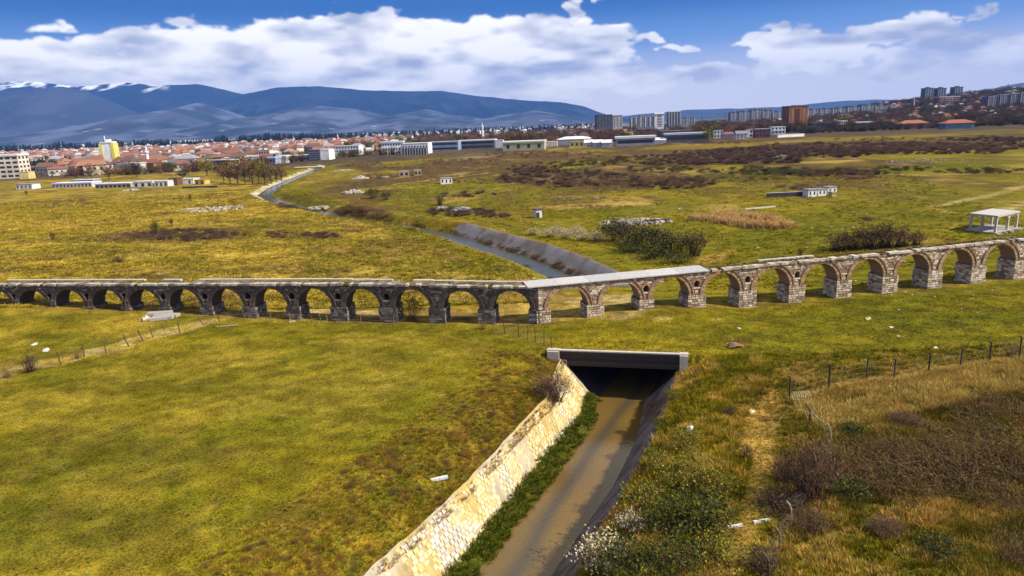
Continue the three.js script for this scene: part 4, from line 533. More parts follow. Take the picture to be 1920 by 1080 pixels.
// brown scrub of the waste land: drifts read off the photograph [px, py, half width, half height, kinds, count, size]
const drifts = [[1060, 335, 130, 18, 'dark', 170, 2.6], [1160, 345, 120, 12, 'bare', 110, 2.2], [1260, 345, 90, 10, 'dark', 90, 2.4], [1320, 300, 200, 10, 'dark', 340, 3.0], [1480, 286, 200, 10, 'dark', 420, 3.2], [1640, 276, 220, 9, 'brown', 420, 3.2], [1850, 275, 120, 8, 'brown', 160, 3.0], [1760, 285, 150, 5, 'dark', 120, 2.8], [1870, 262, 100, 5, 'dark', 90, 3.4], [1440, 322, 130, 7, 'leafy', 90, 2.4], [1560, 325, 110, 6, 'dark', 90, 2.4], [1000, 318, 60, 8, 'dark', 60, 2.6], [900, 340, 60, 6, 'bare', 40, 2.0], [1000, 290, 110, 6, 'bare', 110, 2.8], [860, 303, 90, 6, 'bare', 80, 2.4], [700, 312, 70, 8, 'bare', 60, 2.2], [1150, 300, 80, 7, 'bud', 60, 2.4], [1380, 335, 90, 6, 'bud', 40, 2.0], [1080, 308, 80, 6, 'leafy', 60, 2.4], [340, 442, 120, 10, 'dark', 190, 1.3], [250, 446, 60, 6, 'bare', 70, 1.1], [600, 442, 36, 6, 'dark', 40, 1.2], [520, 440, 26, 6, 'dark', 24, 1.1], [860, 398, 70, 7, 'dark', 60, 1.7], [930, 405, 30, 4, 'dark', 24, 1.4], [880, 365, 60, 5, 'dark', 26, 1.8], [690, 402, 45, 9, 'bare', 60, 2.2], [650, 395, 40, 7, 'bramble', 40, 2.0], [560, 385, 40, 8, 'bramble', 50, 1.8], [1690, 318, 60, 4, 'leafy', 24, 2.0], [1840, 322, 90, 5, 'leafy', 40, 2.2], [1520, 352, 70, 5, 'bare', 40, 2.2], [1090, 372, 60, 4, 'blossom', 30, 1.3], [1130, 388, 60, 3, 'bare', 30, 1.1], [120, 383, 70, 10, 'bare', 70, 1.5], [700, 330, 40, 5, 'bare', 30, 1.8], [1300, 268, 120, 3, 'bare', 60, 3], [1700, 262, 160, 3, 'bud', 60, 2.6], [1560, 330, 130, 7, 'bare', 60, 2.2], [1240, 318, 90, 7, 'leafy', 40, 2.4]];
drifts.forEach(([px, py, rx, ry, kind, n, size], i) => scatter('scrub_drift', 'low leafless scrub in drifts on the waste land', kinds[kind].slice(0, 2), n, (q) => { const a = q() * 6.28, f = Math.sqrt(q()) * (0.7 + 0.5 * fbm(Math.cos(a) * 2 + i, Math.sin(a) * 2, 3)), [x, d] = spot(px + Math.cos(a) * f * rx, py + Math.sin(a) * f * ry); if (d < 108 || toLine(FARC, x, d)[0] < 3.5) return null; const s = size * (0.5 + q() * 0.8), k = 0.75 + q() * 0.6; return [x, d, s * 0.9, s * (0.45 + q() * 0.35), [k * 1.05, k, k * (0.85 + q() * 0.3)]]; }, 600 + i));
// plants along the far water
scatter('bank_reeds', 'brown weeds in a line along the far canal water', kinds.bramble.slice(0, 2), 260, (q) => { const k = q() * 5, i = Math.floor(k), a = FARC[i + 1], b = FARC[i + 2], f = k - i, x = lerp(a[0], b[0], f) + (q() < 0.7 ? 1 : -1) * (1.6 + q() * 1.6), d = lerp(a[1], b[1], f) + q() * 2; if (d < 128) return null; const s = 0.35 + q() * 0.6; return [x, d, s, s * 0.8, jit(q, [1.2, 1.15, 0.8], 0.5), 0.15]; }, 45);
scatter('scattered_stones', 'pale stones and scraps of rubble strewn over the grass', [1, 2].map((k) => { const s = new Soup(), q = rng(800 + k), p = []; for (const y of [0, 0.6]) for (const [x, z] of [[-0.5, 0.4], [0.5, 0.5], [0.45, -0.5], [-0.5, -0.4]]) p.push(new THREE.Vector3(x * (0.7 + q() * 0.5), y * (0.6 + q() * 0.6), z * (0.7 + q() * 0.5))); s.hexa(p, [1, 1, 1]); return s.geo(); }), 520, (q) => { const d = 60 + Math.pow(q(), 1.2) * 300, x = (q() * 2 - 1) * (d * 0.75); if (!clear(x, d) || (d < 92 && x < 4) || fbm(x / 14, d / 14 + 7, 3) < 0.5) return null; const s = 0.07 + Math.pow(q(), 4) * 0.28 + d * 0.0009; return [x, d, s, s * 0.6, jit(q, [0.62, 0.56, 0.47], 0.5)]; }, 47);

// shrubs one can point at
shrub('shrub', 'brown leafless shrub spreading over the top of the paved canal slope', 'brown', 1036, 752, 5.4, 3.6);
shrub('shrub', 'budding yellow green shrub growing under an arch of the aqueduct', 'bud', 772, 600, 4.4, 4.2);
shrub('shrub', 'low bare shrub at the foot of the last pier before the bend', 'bare', 905, 618, 1.8, 1.6);
shrub('shrub', 'dark leafless shrub by the dirt strip, second from the picture edge', 'dark', 58, 697, 2.6, 2.6);
shrub('shrub', 'leafless shrub at the left picture edge beside the dirt strip', 'bare', 14, 708, 3.0, 2.4);
shrub('shrub', 'small thin shrub among the fence posts of the dirt strip', 'bare', 146, 673, 1.9, 1.7);
shrub('shrub', 'whitish blossoming shrub at the water edge, bottom of the picture', 'blossom', 1130, 1062, 5.0, 2.6);
shrub('shrub', 'dry pale shrub hanging over the dark canal side', 'blossom', 1185, 1000, 3.2, 2.0);
shrub('shrub', 'big budding yellow green shrub between canal and orange path', 'bud', 1292, 915, 6.0, 3.0);
shrub('shrub', 'leafy dark green shrub below the big budding one', 'leafy', 1310, 1000, 6.0, 3.2);
shrub('shrub', 'olive shrub on the canal edge left of the leafy dark one', 'bud', 1215, 955, 4.4, 2.4);
shrub('shrub', 'low olive shrub at the bottom edge beside the path', 'leafy', 1260, 1075, 5.0, 2.4);
shrub('shrub', 'small dark shrub standing in the orange path', 'dark', 1400, 862, 1.7, 1.5);
shrub('shrub', 'low dark clump in the grass above the orange path', 'dark', 1368, 778, 1.8, 1.1);
shrub('shrub', 'tall grey leafless shrub beside the tangled wire', 'brown', 1512, 940, 5.0, 5.4);
shrub('shrub', 'grey leafless shrub behind the tall one at the wire', 'bare', 1562, 872, 4.0, 3.0);
shrub('shrub', 'dark shrub lying over the orange path near the white stick', 'dark', 1462, 960, 4.0, 1.8);
shrub('shrub', 'bare upright shrub at the lower right picture edge', 'bare', 1895, 1060, 3.4, 2.8);
shrub('shrub', 'tuft of green shrub beside the right post of the culvert', 'bud', 1262, 752, 2.0, 1.7);
shrub('shrub', 'dark overhanging shrub on the canal side below the culvert', 'leafy', 1236, 800, 1.8, 1.2);
shrub('shrub', 'leafless shrub at the end of the wire fence, right edge', 'bare', 1895, 672, 2.6, 2.6);
for (const [px, py, w, h, at] of ordered([[1620, 905, 5, 1.9], [1690, 915, 6, 2.3], [1760, 895, 6, 2.4], [1830, 890, 6, 2.6], [1900, 880, 6, 2.6], [1850, 825, 6, 1.7], [1780, 845, 5, 1.8], [1700, 855, 4.5, 1.7], [1890, 770, 5, 1.5], [1820, 775, 5, 1.2], [1640, 850, 4, 1.5], [1870, 945, 4, 1.8]])) shrub('bramble', 'brown bramble mound beyond the wire fence, ' + at + ' of the twelve', 'bramble', px, py, w, h, 'brambles beyond the wire fence', 'bramble');
[[1535, 905, 4.2, 2.6, 'brown', 'brown shrub between the coiled wire and the bramble thicket'], [1475, 900, 3.4, 2.2, 'brown', 'brown shrub left of the tall grey one at the wire'], [1590, 935, 3.6, 1.8, 'leafy', 'low green shrub at the foot of the bramble thicket'], [1520, 1000, 3.0, 2.0, 'brown', 'brown shrub growing through the coiled wire'], [1430, 1070, 3.2, 1.6, 'dark', 'dark low shrub at the bottom edge by the path'], [1660, 1000, 3.0, 1.2, 'brown', 'small brown shrub in the lower right grass'], [1760, 1040, 3.4, 1.5, 'leafy', 'low green shrub in the lower right grass'], [1700, 800, 3.6, 1.6, 'brown', 'brown shrub above the bramble thicket'], [1600, 815, 3.0, 1.3, 'leafy', 'green shrub just inside the wire fence corner'], [1350, 930, 3.4, 2.2, 'bud', 'olive shrub between the big budding one and the path'], [1255, 1000, 4.2, 2.6, 'leafy', 'dark green shrub on the bank left of the leafy dark one'], [1345, 1060, 4.2, 2.4, 'bud', 'olive shrub at the bottom edge left of the path'], [1170, 1070, 4.0, 2.2, 'leafy', 'dark green shrub beside the whitish one at the bottom edge'], [1290, 840, 3.6, 1.8, 'bud', 'yellow green shrub above the big budding one'], [1235, 880, 3.2, 1.8, 'bud', 'small yellow green shrub on the brink of the canal']].forEach(([px, py, w, h, k, l]) => shrub('shrub', l, k, px, py, w, h));
// behind the aqueduct
for (const [px, py, w, h, k, at] of ordered([[1150, 452, 10, 5.6, 'leafy'], [1185, 458, 11, 6.2, 'dark'], [1215, 466, 11, 6.0, 'leafy'], [1245, 472, 10, 5.4, 'dark'], [1270, 476, 10, 4.8, 'leafy'], [1225, 484, 8, 3.2, 'leafy'], [1180, 474, 7, 3.2, 'leafy'], [1160, 440, 8, 4.2, 'dark'], [1270, 494, 7, 2.4, 'leafy'], ])) shrub('thicket_bush', 'dense brown green bush in the thicket right of the far canal, ' + at, k, px, py, w, h, 'bushes of the thicket behind the mended roof', 'bush');
shrub('thicket_bush', 'dark round bush at the right end of the thicket', 'dark', 1300, 480, 6.4, 6.4, null, 'bush');
for (const [px, py, w, h, at] of ordered([[1000, 441, 5, 2.3], [1030, 445, 5.5, 2.6], [1060, 448, 5.5, 2.9], [1092, 451, 6, 3.1], [1120, 453, 5.5, 3.1], [1042, 437, 5.5, 2.3], [1080, 440, 5.5, 2.5]])) shrub('blossoming_bush', 'white blossoming bush in the row beside the thicket, ' + at, 'blossom', px, py, w, h, 'blossoming bushes beside the thicket', 'bush');
for (const [px, py, w, h, at] of ordered([[1570, 470, 7, 4.2], [1602, 468, 8, 5.2], [1634, 467, 8, 6.0], [1662, 465, 8, 5.8], [1690, 463, 7, 4.6], [1718, 460, 5, 3.2]])) shrub('leafless_bush', 'dark leafless bush in the clump behind the aqueduct, ' + at, 'dark', px, py, w, h, 'leafless bushes behind the aqueduct', 'bush');
for (const [px, py, at] of ordered([[1310, 412], [1335, 414], [1358, 418], [1380, 420], [1402, 424], [1424, 427], [1446, 427], [1466, 426], [1345, 407], [1370, 409], [1395, 411], [1420, 413], [1445, 414]])) shrub('reed_clump', 'tall straw coloured reed clump of the pasture patch, ' + at, 'reed', px, py, 6.0, 2.9, 'straw reed patch on the pasture', 'reeds');
for (const [px, py, w, h, k, l] of [[292, 440, 2.6, 4.4, 'leafy', 'upright dark green bush standing in the brown scrub'], [322, 425, 1.6, 3.4, 'leafy', 'thin upright bush behind the brown scrub'], [100, 450, 1.6, 2.8, 'dark', 'lone dark upright shrub on the yellow waste ground'], [224, 492, 3.0, 1.6, 'dark', 'small dark shrub low on the yellow waste ground'], [357, 377, 1.6, 3.6, 'leafy', 'slim dark bush in front of the white sheds'], [50, 365, 2.0, 3.0, 'dark', 'dark bush in front of the small white shed'], [700, 372, 8, 5.0, 'leafy', 'round green bush beside the white rubble heap'], [725, 375, 6, 4.0, 'leafy', 'smaller green bush right of the round green one'], [825, 385, 5, 4.6, 'dark', 'dark bush above the dumped rubble'], [1500, 480, 1.4, 1.8, 'dark', 'small bush standing right behind the aqueduct top'], [1627, 415, 4, 1.6, 'dark', 'low dark bush alone on the green pasture'], [1780, 462, 4, 1.8, 'bare', 'thin bush behind the aqueduct near the concrete frame']]) shrub('shrub', l, k, px, py, w, h);

// ---------------------------------------------------------------- fences
const Mmetal = rough({ vertexColors: true, roughness: 0.8 });
function fence(label, pts, { h = 1.9, r = 0.07, wires = 4, lean = 0, bent = 0, tone = [0.09, 0.07, 0.06] } = {}) {
  const o = thing('wire_fence', label, 'fence'), tops = [], q = rng(pts.length * 7 + Math.round(pts[0][0]));
  for (const [x, d] of pts) { const b = onLand(x, d, -0.3), hh = h * (0.88 + q() * 0.2), t = b.clone().add(new THREE.Vector3((q() - 0.5) * lean - lean * 0.3, hh + 0.3, (q() - 0.5) * lean)); const s = new Soup(); s.bar(b, t, r, tint(tone, 0.7 + q() * 0.8), r * 0.85); if (bent) { const e = t.clone().add(new THREE.Vector3(-0.12, 0.16, 0.02)), e2 = e.clone().add(new THREE.Vector3(-0.22, 0.06, 0.04)); s.bar(t, e, r * 0.85, tone, r * 0.75); s.bar(e, e2, r * 0.75, tone, r * 0.6); } s.mesh('post', Mmetal, o); tops.push([b, t]); }
  for (let k = 0; k < wires; k++) { const s = new Soup(), f = (k + 1) / (wires + 0.4); for (let i = 0; i + 1 < tops.length; i++) { const a = tops[i][0].clone().lerp(tops[i][1], f), b = tops[i + 1][0].clone().lerp(tops[i + 1][1], f), m = a.clone().lerp(b, 0.5); m.y -= 0.05; s.bar(a, m, 0.012, [0.22, 0.19, 0.15], 0.012, 3); s.bar(m, b, 0.012, [0.22, 0.19, 0.15], 0.012, 3); } s.mesh('wire', Mmetal, o); }
  return o;
}
fence('crooked post and wire fence along the sandy strip left of the meadow', FENCE_L, { h: 1.8, lean: 0.8, r: 0.075 });
fence('rusty wire fence running from the bend pier to the culvert', [[925, 627], [947, 627], [973, 633], [990, 637], [1005, 641], [1020, 649], [1034, 657]].map(([a, b]) => spot(a, b)), { h: 1.9, lean: 0.3, wires: 6, r: 0.06, tone: [0.12, 0.07, 0.05] });
fence('low stake fence in front of the left arches', [[430, 604], [487, 601], [508, 601], [545, 603], [585, 604], [602, 604], [614, 605], [677, 607], [740, 609]].map(([a, b]) => spot(a, b)), { h: 1.3, lean: 0.25, wires: 3, r: 0.05, tone: [0.22, 0.18, 0.14] });
fence('tall fence of dark posts with bent tops on the right', fenceR, { h: 2.7, wires: 5, r: 0.10, bent: 1, lean: 0.05, tone: [0.07, 0.055, 0.05] });
{
  const pts = [[1480, 756], [1517, 792], [1556, 828], [1548, 868], [1512, 925], [1484, 985], [1462, 1035], [1440, 1085]].map(([a, b]) => spot(a, b));
  const o = thing('wire_fence', 'old fence with coiled barbed wire and curved posts beside the path', 'fence'), q = rng(222), tone = [[0.10, 0.075, 0.065], [0.34, 0.28, 0.17], [0.18, 0.13, 0.10]];
  pts.slice(1).forEach(([x, d], i) => { const s = new Soup(), c = tone[i % 3], b = onLand(x, d, -0.2); let p = b; for (let k = 1; k <= 6; k++) { const f = k / 6, n = b.clone().add(new THREE.Vector3(-0.5 * Math.pow(f, 4) + Math.sin(f * 3 + i) * 0.05, 2.2 * f - 0.1 * Math.pow(f, 5), 0.05 * f)); s.bar(p, n, 0.085 - f * 0.02, c, 0.08 - f * 0.02); p = n; } s.mesh('post', Mmetal, o); if (i === 0) { const t = new Soup(); t.bar(b.clone().add(new THREE.Vector3(0.1, 1.3, 0)), onLand(x + 1.15, d - 0.6, 0), 0.06, [0.42, 0.36, 0.27]); t.mesh('brace', Mmetal, o); } });
  for (let i = 1; i + 1 < pts.length; i++) { const s = new Soup(), a = pts[i], b = pts[i + 1], L = Math.hypot(b[0] - a[0], b[1] - a[1]), turns = Math.round(L / 0.34), n = turns * 9; let p = null; for (let k = 0; k <= n; k++) { const f = k / n, t = k / 9 * 6.2832, rr = 0.26 + 0.16 * fbm(k / 14, i * 9, 2), y = lerp(height(a[0], a[1]), height(b[0], b[1]), f) + 1.05 + 0.5 * Math.sin(f * 4 + i), v = W(lerp(a[0], b[0], f) + Math.cos(t) * rr, y + Math.sin(t) * rr, lerp(a[1], b[1], f) + Math.sin(t * 0.5) * 0.15); if (p) s.bar(p, v, 0.011, tint([0.20, 0.16, 0.11], 0.7 + q() * 0.5), 0.011, 3); p = v; } s.mesh('barbed_wire_coil', Mmetal, o); }
  const a = pts[1], s = new Soup(); let p = null; for (let k = 0; k <= 70; k++) { const t = k / 9 * 6.2832, v = W(a[0] - 1.5 + k * 0.022, height(a[0], a[1]) + 2.45 + Math.sin(t) * 0.42, a[1] + 0.4 + Math.cos(t) * 0.42); if (p) s.bar(p, v, 0.022, [0.55, 0.47, 0.32], 0.022, 3); p = v; } s.mesh('barbed_wire_coil', Mmetal, o);
}

// ---------------------------------------------------------------- stones and scraps lying about
function lump(name, label, category, px, py, w, h, d, c, seed, group) { const q = rng(seed), g = new THREE.IcosahedronGeometry(0.5, 1), P = g.attributes.position; for (let i = 0; i < P.count; i++) { const x = P.getX(i), y = P.getY(i), z = P.getZ(i), k = 0.45 + 1.1 * noise(x * 4.3 + seed * 7.7, z * 4.1 + y * 5.3 + 9); P.setXYZ(i, x * k * w, Math.max(-0.15, y * k) * h, z * k * d); } g.computeVertexNormals(); const a = spot(px, py), m = mesh(name, g, rough({ color: new THREE.Color(...c), map: T.stone, bumpMap: T.stoneBump, bumpScale: 0.02 })); m.position.copy(onLand(a[0], a[1], h * 0.1)); m.rotation.y = q() * 6; return tag(m, label, category, group); }
function plank(name, label, category, px, py, l, w, h, turn, c, tilt = 0) { const a = spot(px, py), s = new Soup(); s.box(0, h / 2, 0, l, h, w, c); const m = s.mesh(name, Mconcrete); m.position.copy(onLand(a[0], a[1], 0.03)); m.rotation.set(0, turn, tilt); return tag(m, label, category); }
lump('boulder', 'white stone in the grass right of the canal', 'stone', 1294, 806, 0.8, 0.75, 0.7, [0.75, 0.70, 0.64], 1);
lump('boulder', 'flat pale stone lying in the orange path', 'stone', 1408, 772, 0.9, 0.35, 0.7, [0.72, 0.62, 0.45], 2);
lump('boulder', 'pale boulder left of the stone slabs by the aqueduct', 'stone', 274, 600, 1.4, 1.1, 1.2, [0.55, 0.48, 0.40], 3);
lump('boulder', 'white stone in the grass left of the sandy strip', 'stone', 87, 658, 0.9, 0.5, 0.7, [0.75, 0.72, 0.68], 4);
lump('boulder', 'pale stone farther left of the sandy strip', 'stone', 65, 646, 0.9, 0.4, 0.7, [0.62, 0.57, 0.5], 5);
lump('litter_bag', 'crumpled white bag by the fence corner', 'bag', 1500, 772, 0.7, 0.5, 0.5, [0.80, 0.80, 0.82], 6);
lump('boulder', 'brown heap of earth and stones on the pasture before the arches', 'heap', 1380, 650, 1.8, 0.8, 1.4, [0.26, 0.16, 0.10], 7);
lump('boulder', 'tan stone in the grass before the right arches', 'stone', 1627, 598, 1.3, 0.4, 0.7, [0.58, 0.46, 0.22], 8);
plank('concrete_post', 'white concrete post lying in the weeds above the paved slope', 'post', 822, 873, 1.45, 0.28, 0.22, 0.35, [0.80, 0.80, 0.82]);
plank('plank', 'pale plank lying in the meadow below the left arches', 'plank', 425, 612, 3.0, 0.16, 0.12, 0.15, [0.5, 0.42, 0.28]);
plank('plank', 'short pale plank lying near the piers', 'plank', 548, 604, 0.9, 0.3, 0.16, 0.3, [0.62, 0.54, 0.36]);
plank('fallen_pipe', 'white stick lying across the orange path, lower piece', 'stick', 1378, 989, 1.1, 0.16, 0.16, 0.2, [0.85, 0.83, 0.80]);
plank('fallen_pipe', 'white stick lying beside the dark shrub, upper piece', 'stick', 1428, 979, 1.25, 0.16, 0.16, 0.22, [0.85, 0.83, 0.80]);
plank('iron_bar', 'thin dark bar lying on the paved slope', 'bar', 774, 1035, 1.3, 0.07, 0.16, -0.9, [0.10, 0.08, 0.07], 0.1);
plank('curb_stone', 'long pale kerb lying on the pasture', 'kerb', 1425, 391, 11, 0.8, 0.35, 0.35, [0.70, 0.64, 0.52]);
[[300, 590, 3.4, 1.3, 0.1], [312, 594, 3.8, 1.2, -0.1], [306, 598, 3.0, 1.0, 0.05], [298, 600, 2.4, 0.9, 0.3]].forEach(([px, py, l, w, t], i) => plank('stone_slab', ['grey stone slab at the back of the slab pile', 'long grey slab on the right of the slab pile', 'grey slab at the front of the slab pile', 'short grey slab at the lower left of the slab pile'][i], 'stone slab', px, py, l, w, 0.4, t, [0.50, 0.46, 0.43]));
console.log('plants done');
// ---------------------------------------------------------------- ruins and sheds on the waste land
const Mplain = rough({ vertexColors: true, map: T.concrete, roughness: 0.9 });
const Mglass = new THREE.MeshStandardMaterial({ color: new THREE.Color(0.03, 0.036, 0.05), roughness: 0.15, metalness: 0 });
const boxGeo = new THREE.BoxGeometry(1, 1, 1);
const flatMat = new Map(), matOf = (c) => { const k = c.join(); if (!flatMat.has(k)) flatMat.set(k, rough({ color: new THREE.Color(Math.min(1, c[0] * 1.3), Math.min(1, c[1] * 1.3), Math.min(1, c[2] * 1.3)), map: T.concrete })); return flatMat.get(k); };
{ // concrete frame with six haunched legs
  const o = thing('concrete_pavilion', 'roofed open concrete pavilion on legs behind the right end of the aqueduct', 'ruin'), Cc = [106.9, 148.3], e1 = [0.843, 0.537], e2 = [-0.383, 0.924], h0 = height(Cc[0], Cc[1]);
  const P = (a, y, b) => W(Cc[0] + e1[0] * a + e2[0] * b, h0 + y, Cc[1] + e1[1] * a + e2[1] * b), hex = (s, a0, a1, y0, y1, b0, b1, c) => s.hexa([P(a0, y0, b0), P(a1, y0, b0), P(a1, y0, b1), P(a0, y0, b1), P(a0, y1, b0), P(a1, y1, b0), P(a1, y1, b1), P(a0, y1, b1)], c), L = 10.3, D = 5.7, cc = [0.62, 0.58, 0.54];
  let s = new Soup(); hex(s, -0.3, L + 0.3, 3.55, 3.95, -0.3, D + 0.3, cc); s.mesh('roof_slab', Mplain, o);
  s = new Soup(); hex(s, -0.8, L + 0.6, -0.4, 0.22, -0.5, D + 0.6, [0.50, 0.46, 0.42]); s.mesh('floor_slab', Mplain, o);
  for (const a of [0.1, L / 2 + 0.6, L - 0.1]) for (const b of [0.1, D - 0.1]) { s = new Soup(); hex(s, a - 0.24, a + 0.24, 0.1, 3.56, b - 0.24, b + 0.24, cc); for (const [da, lo] of [[-1, -0.85], [1, 0.85]]) { if ((a < 1 && da < 0) || (a > L - 1 && da > 0)) continue; s.hexa([P(a + Math.min(0, lo), 3.35, b - 0.2), P(a + Math.max(0, lo), 3.35, b - 0.2), P(a + Math.max(0, lo), 3.35, b + 0.2), P(a + Math.min(0, lo), 3.35, b + 0.2), P(a + Math.min(0, lo), 3.56, b - 0.2), P(a + Math.max(0, lo), 3.56, b - 0.2), P(a + Math.max(0, lo), 3.56, b + 0.2), P(a + Math.min(0, lo), 3.56, b + 0.2)], cc); s.hexa([P(a + Math.min(0, lo * 0.45), 2.8, b - 0.2), P(a + Math.max(0, lo * 0.45), 2.8, b - 0.2), P(a + Math.max(0, lo * 0.45), 2.8, b + 0.2), P(a + Math.min(0, lo * 0.45), 2.8, b + 0.2), P(a + Math.min(0, lo), 3.4, b - 0.2), P(a + Math.max(0, lo), 3.4, b - 0.2), P(a + Math.max(0, lo), 3.4, b + 0.2), P(a + Math.min(0, lo), 3.4, b + 0.2)], cc); } s.mesh('leg', Mplain, o); }
  const q = rng(5); s = new Soup(); for (let k = 0; k < 26; k++) { const p = P(q() * 13 - 2.5, 0.1, -0.6 - q() * 1.2), w = 0.2 + q() * 0.6; s.box(p.x, p.y, p.z, w, w * 0.5, w * 0.8, tint([0.6, 0.55, 0.48], 0.8 + q() * 0.3), q() * 3); } const m = s.mesh('rubble', Mplain, o); m.userData.kind = 'stuff';
}
// a plain block from its place in the photograph: left and right edge, top, foot; parts: wall, roof, windows
function block(name, label, category, x0, x1, yt, yb, o = {}) {
  const mid = (x0 + x1) / 2, d = o.d || flatAt(mid, yb, o.lift || 0)[1], a = farAt(x0, yb, d), b = farAt(x1, yb, d), w = Math.abs(b[0] - a[0]), base = farAt(mid, yb, d)[1], top = farAt(mid, yt, d)[1], h = top - base, depth = o.depth || w * 0.6, turn = o.turn === undefined ? -0.12 : o.turn;
  const g = thing(name, label, category, o.group, W((a[0] + b[0]) / 2, base, d + depth / 2)); g.rotation.y = turn;
  const wallH = o.roof === 'gable' || o.roof === 'hip' ? h * (o.eaves || 0.62) : h;
  const wall = mesh('wall', boxGeo, matOf(o.c || [0.6, 0.58, 0.54]), g); wall.scale.set(w, wallH + 5, depth); wall.position.y = (wallH - 5) / 2;
  if (o.roof === 'gable' || o.roof === 'hip') { const s = new Soup(), e = 0.06 * w, y = wallH, hip = o.roof === 'hip' ? w * 0.28 : 0, W2 = w / 2 + e, D2 = depth / 2 + e, q = [[-W2, y, D2], [W2, y, D2], [W2, y, -D2], [-W2, y, -D2], [-W2 + hip, h, 0], [W2 - hip, h, 0]].map((v) => new THREE.Vector3(...v)); s.flat([q[0], q[1], q[5], q[4]]); s.flat([q[2], q[3], q[4], q[5]]); s.flat([q[1], q[2], q[5]]); s.flat([q[3], q[0], q[4]]); s.flat([q[3], q[2], q[1], q[0]]); mesh('roof', s.geo(), matOf(o.rc || [0.4, 0.13, 0.06]), g); }
  else { const r = mesh('roof', boxGeo, matOf(o.rc || [0.5, 0.5, 0.5]), g), t = o.rt || Math.max(0.4, h * 0.05); r.scale.set(w + t * 0.8, t, depth + t * 0.8); r.position.y = wallH + t / 2 - 0.02; }
  const nf = o.floors || 0, nc = o.cols || 0, fh = wallH / Math.max(1, nf);
  for (let f = 0; f < nf; f++) {
    if (o.band) { const m = mesh('window_band', boxGeo, Mglass, g); m.scale.set(w * 0.92, fh * 0.42, 0.3); m.position.set(0, (f + 0.55) * fh, depth / 2 - 0.08); continue; }
    for (let c = 0; c < nc; c++) { const m = mesh('window', boxGeo, Mglass, g); m.scale.set(w / nc * (o.ww || 0.5), fh * 0.5, 0.3); m.position.set(((c + 0.5) / nc - 0.5) * w, (f + 0.55) * fh, depth / 2 - 0.08); }
    if (o.balcony) { const m = mesh('balcony', boxGeo, matOf(o.balcony), g); m.scale.set(w * (o.bw || 0.9), fh * 0.12, 1.6); m.position.set(0, f * fh + fh * 0.1, depth / 2 + 0.7); }
  }
  if (o.side) for (let f = 0; f < nf; f++) for (let c = 0; c < o.side; c++) { const m = mesh('window', boxGeo, Mglass, g); m.scale.set(0.3, fh * 0.5, depth / o.side * 0.5); m.position.set(w / 2 * (o.sideDir || 1) - 0.05 * (o.sideDir || 1), (f + 0.55) * fh, ((c + 0.5) / o.side - 0.5) * depth); }
  if (o.bays) for (let c = 0; c <= o.bays; c++) { const m = mesh('pier', boxGeo, matOf(o.bayC || [0.7, 0.68, 0.66]), g); m.scale.set(w * 0.035, wallH, 0.8); m.position.set((c / o.bays - 0.5) * w * 0.98, wallH / 2, depth / 2); }
  if (o.lift2) { const m = mesh('roof_house', boxGeo, matOf(o.c || [0.6, 0.58, 0.54]), g); m.scale.set(w * 0.35, o.lift2, depth * 0.5); m.position.set(w * 0.05, wallH + o.lift2 / 2, 0); }
  if (o.door) { const m = mesh('door', boxGeo, matOf([0.06, 0.055, 0.05]), g); m.scale.set(w * o.door, wallH * 0.7, 0.2); m.position.set(-w * 0.2, wallH * 0.35, depth / 2); }
  g.userData.size = undefined; return g;
}
const white = [0.72, 0.71, 0.70], cream = [0.66, 0.60, 0.44], grey = [0.34, 0.33, 0.34], dgrey = [0.14, 0.14, 0.155], red = [0.235, 0.105, 0.078], orange = [0.30, 0.15, 0.095], brownR = [0.19, 0.12, 0.10], brick = [0.27, 0.115, 0.06], blueW = [0.52, 0.60, 0.72];
block('outhouse', 'narrow white and dark privy standing alone on the pasture', 'privy', 1003, 1015, 394, 408, { c: [0.66, 0.63, 0.58], rc: [0.12, 0.10, 0.09], depth: 1.9, door: 0.5, turn: 0.35 });
block('hut', 'small roofless white hut on the green waste land', 'hut', 825, 847, 335, 345, { c: white, rc: [0.3, 0.28, 0.25], floors: 1, cols: 3, ww: 0.35, depth: 4, turn: 0.2 });
for (const [x0, x1, yt, yb, l] of [[748, 766, 322, 332, 'open masonry ruin with dark doorway, left of the pair'], [776, 789, 320, 330, 'small masonry ruin, right of the pair']]) block('ruin', l, 'ruin', x0, x1, yt, yb, { c: [0.42, 0.34, 0.22], rc: [0.36, 0.30, 0.20], floors: 1, cols: 2, ww: 0.6, depth: 5, turn: 0.15 });
function heap(label, px, py, w, h, c, n, seed, group, category = 'rubble heap') { const o = spot(px, py), s = new Soup(), q = rng(seed); for (let i = 0; i < n; i++) { const a = q() * 6.28, f = Math.sqrt(q()), z = (1 - f) * h * q(), b = 0.25 + q() * 0.7; s.box(Math.cos(a) * f * w / 2, z + b * 0.2, Math.sin(a) * f * w / 3, b * 1.5, b * 0.6, b, tint(c, 0.75 + q() * 0.4), q() * 3); } const m = s.mesh('rubble_heap', Mplain); m.position.copy(onLand(o[0], o[1])); m.userData.kind = 'stuff'; tag(m, label, category, group, 'stuff'); }
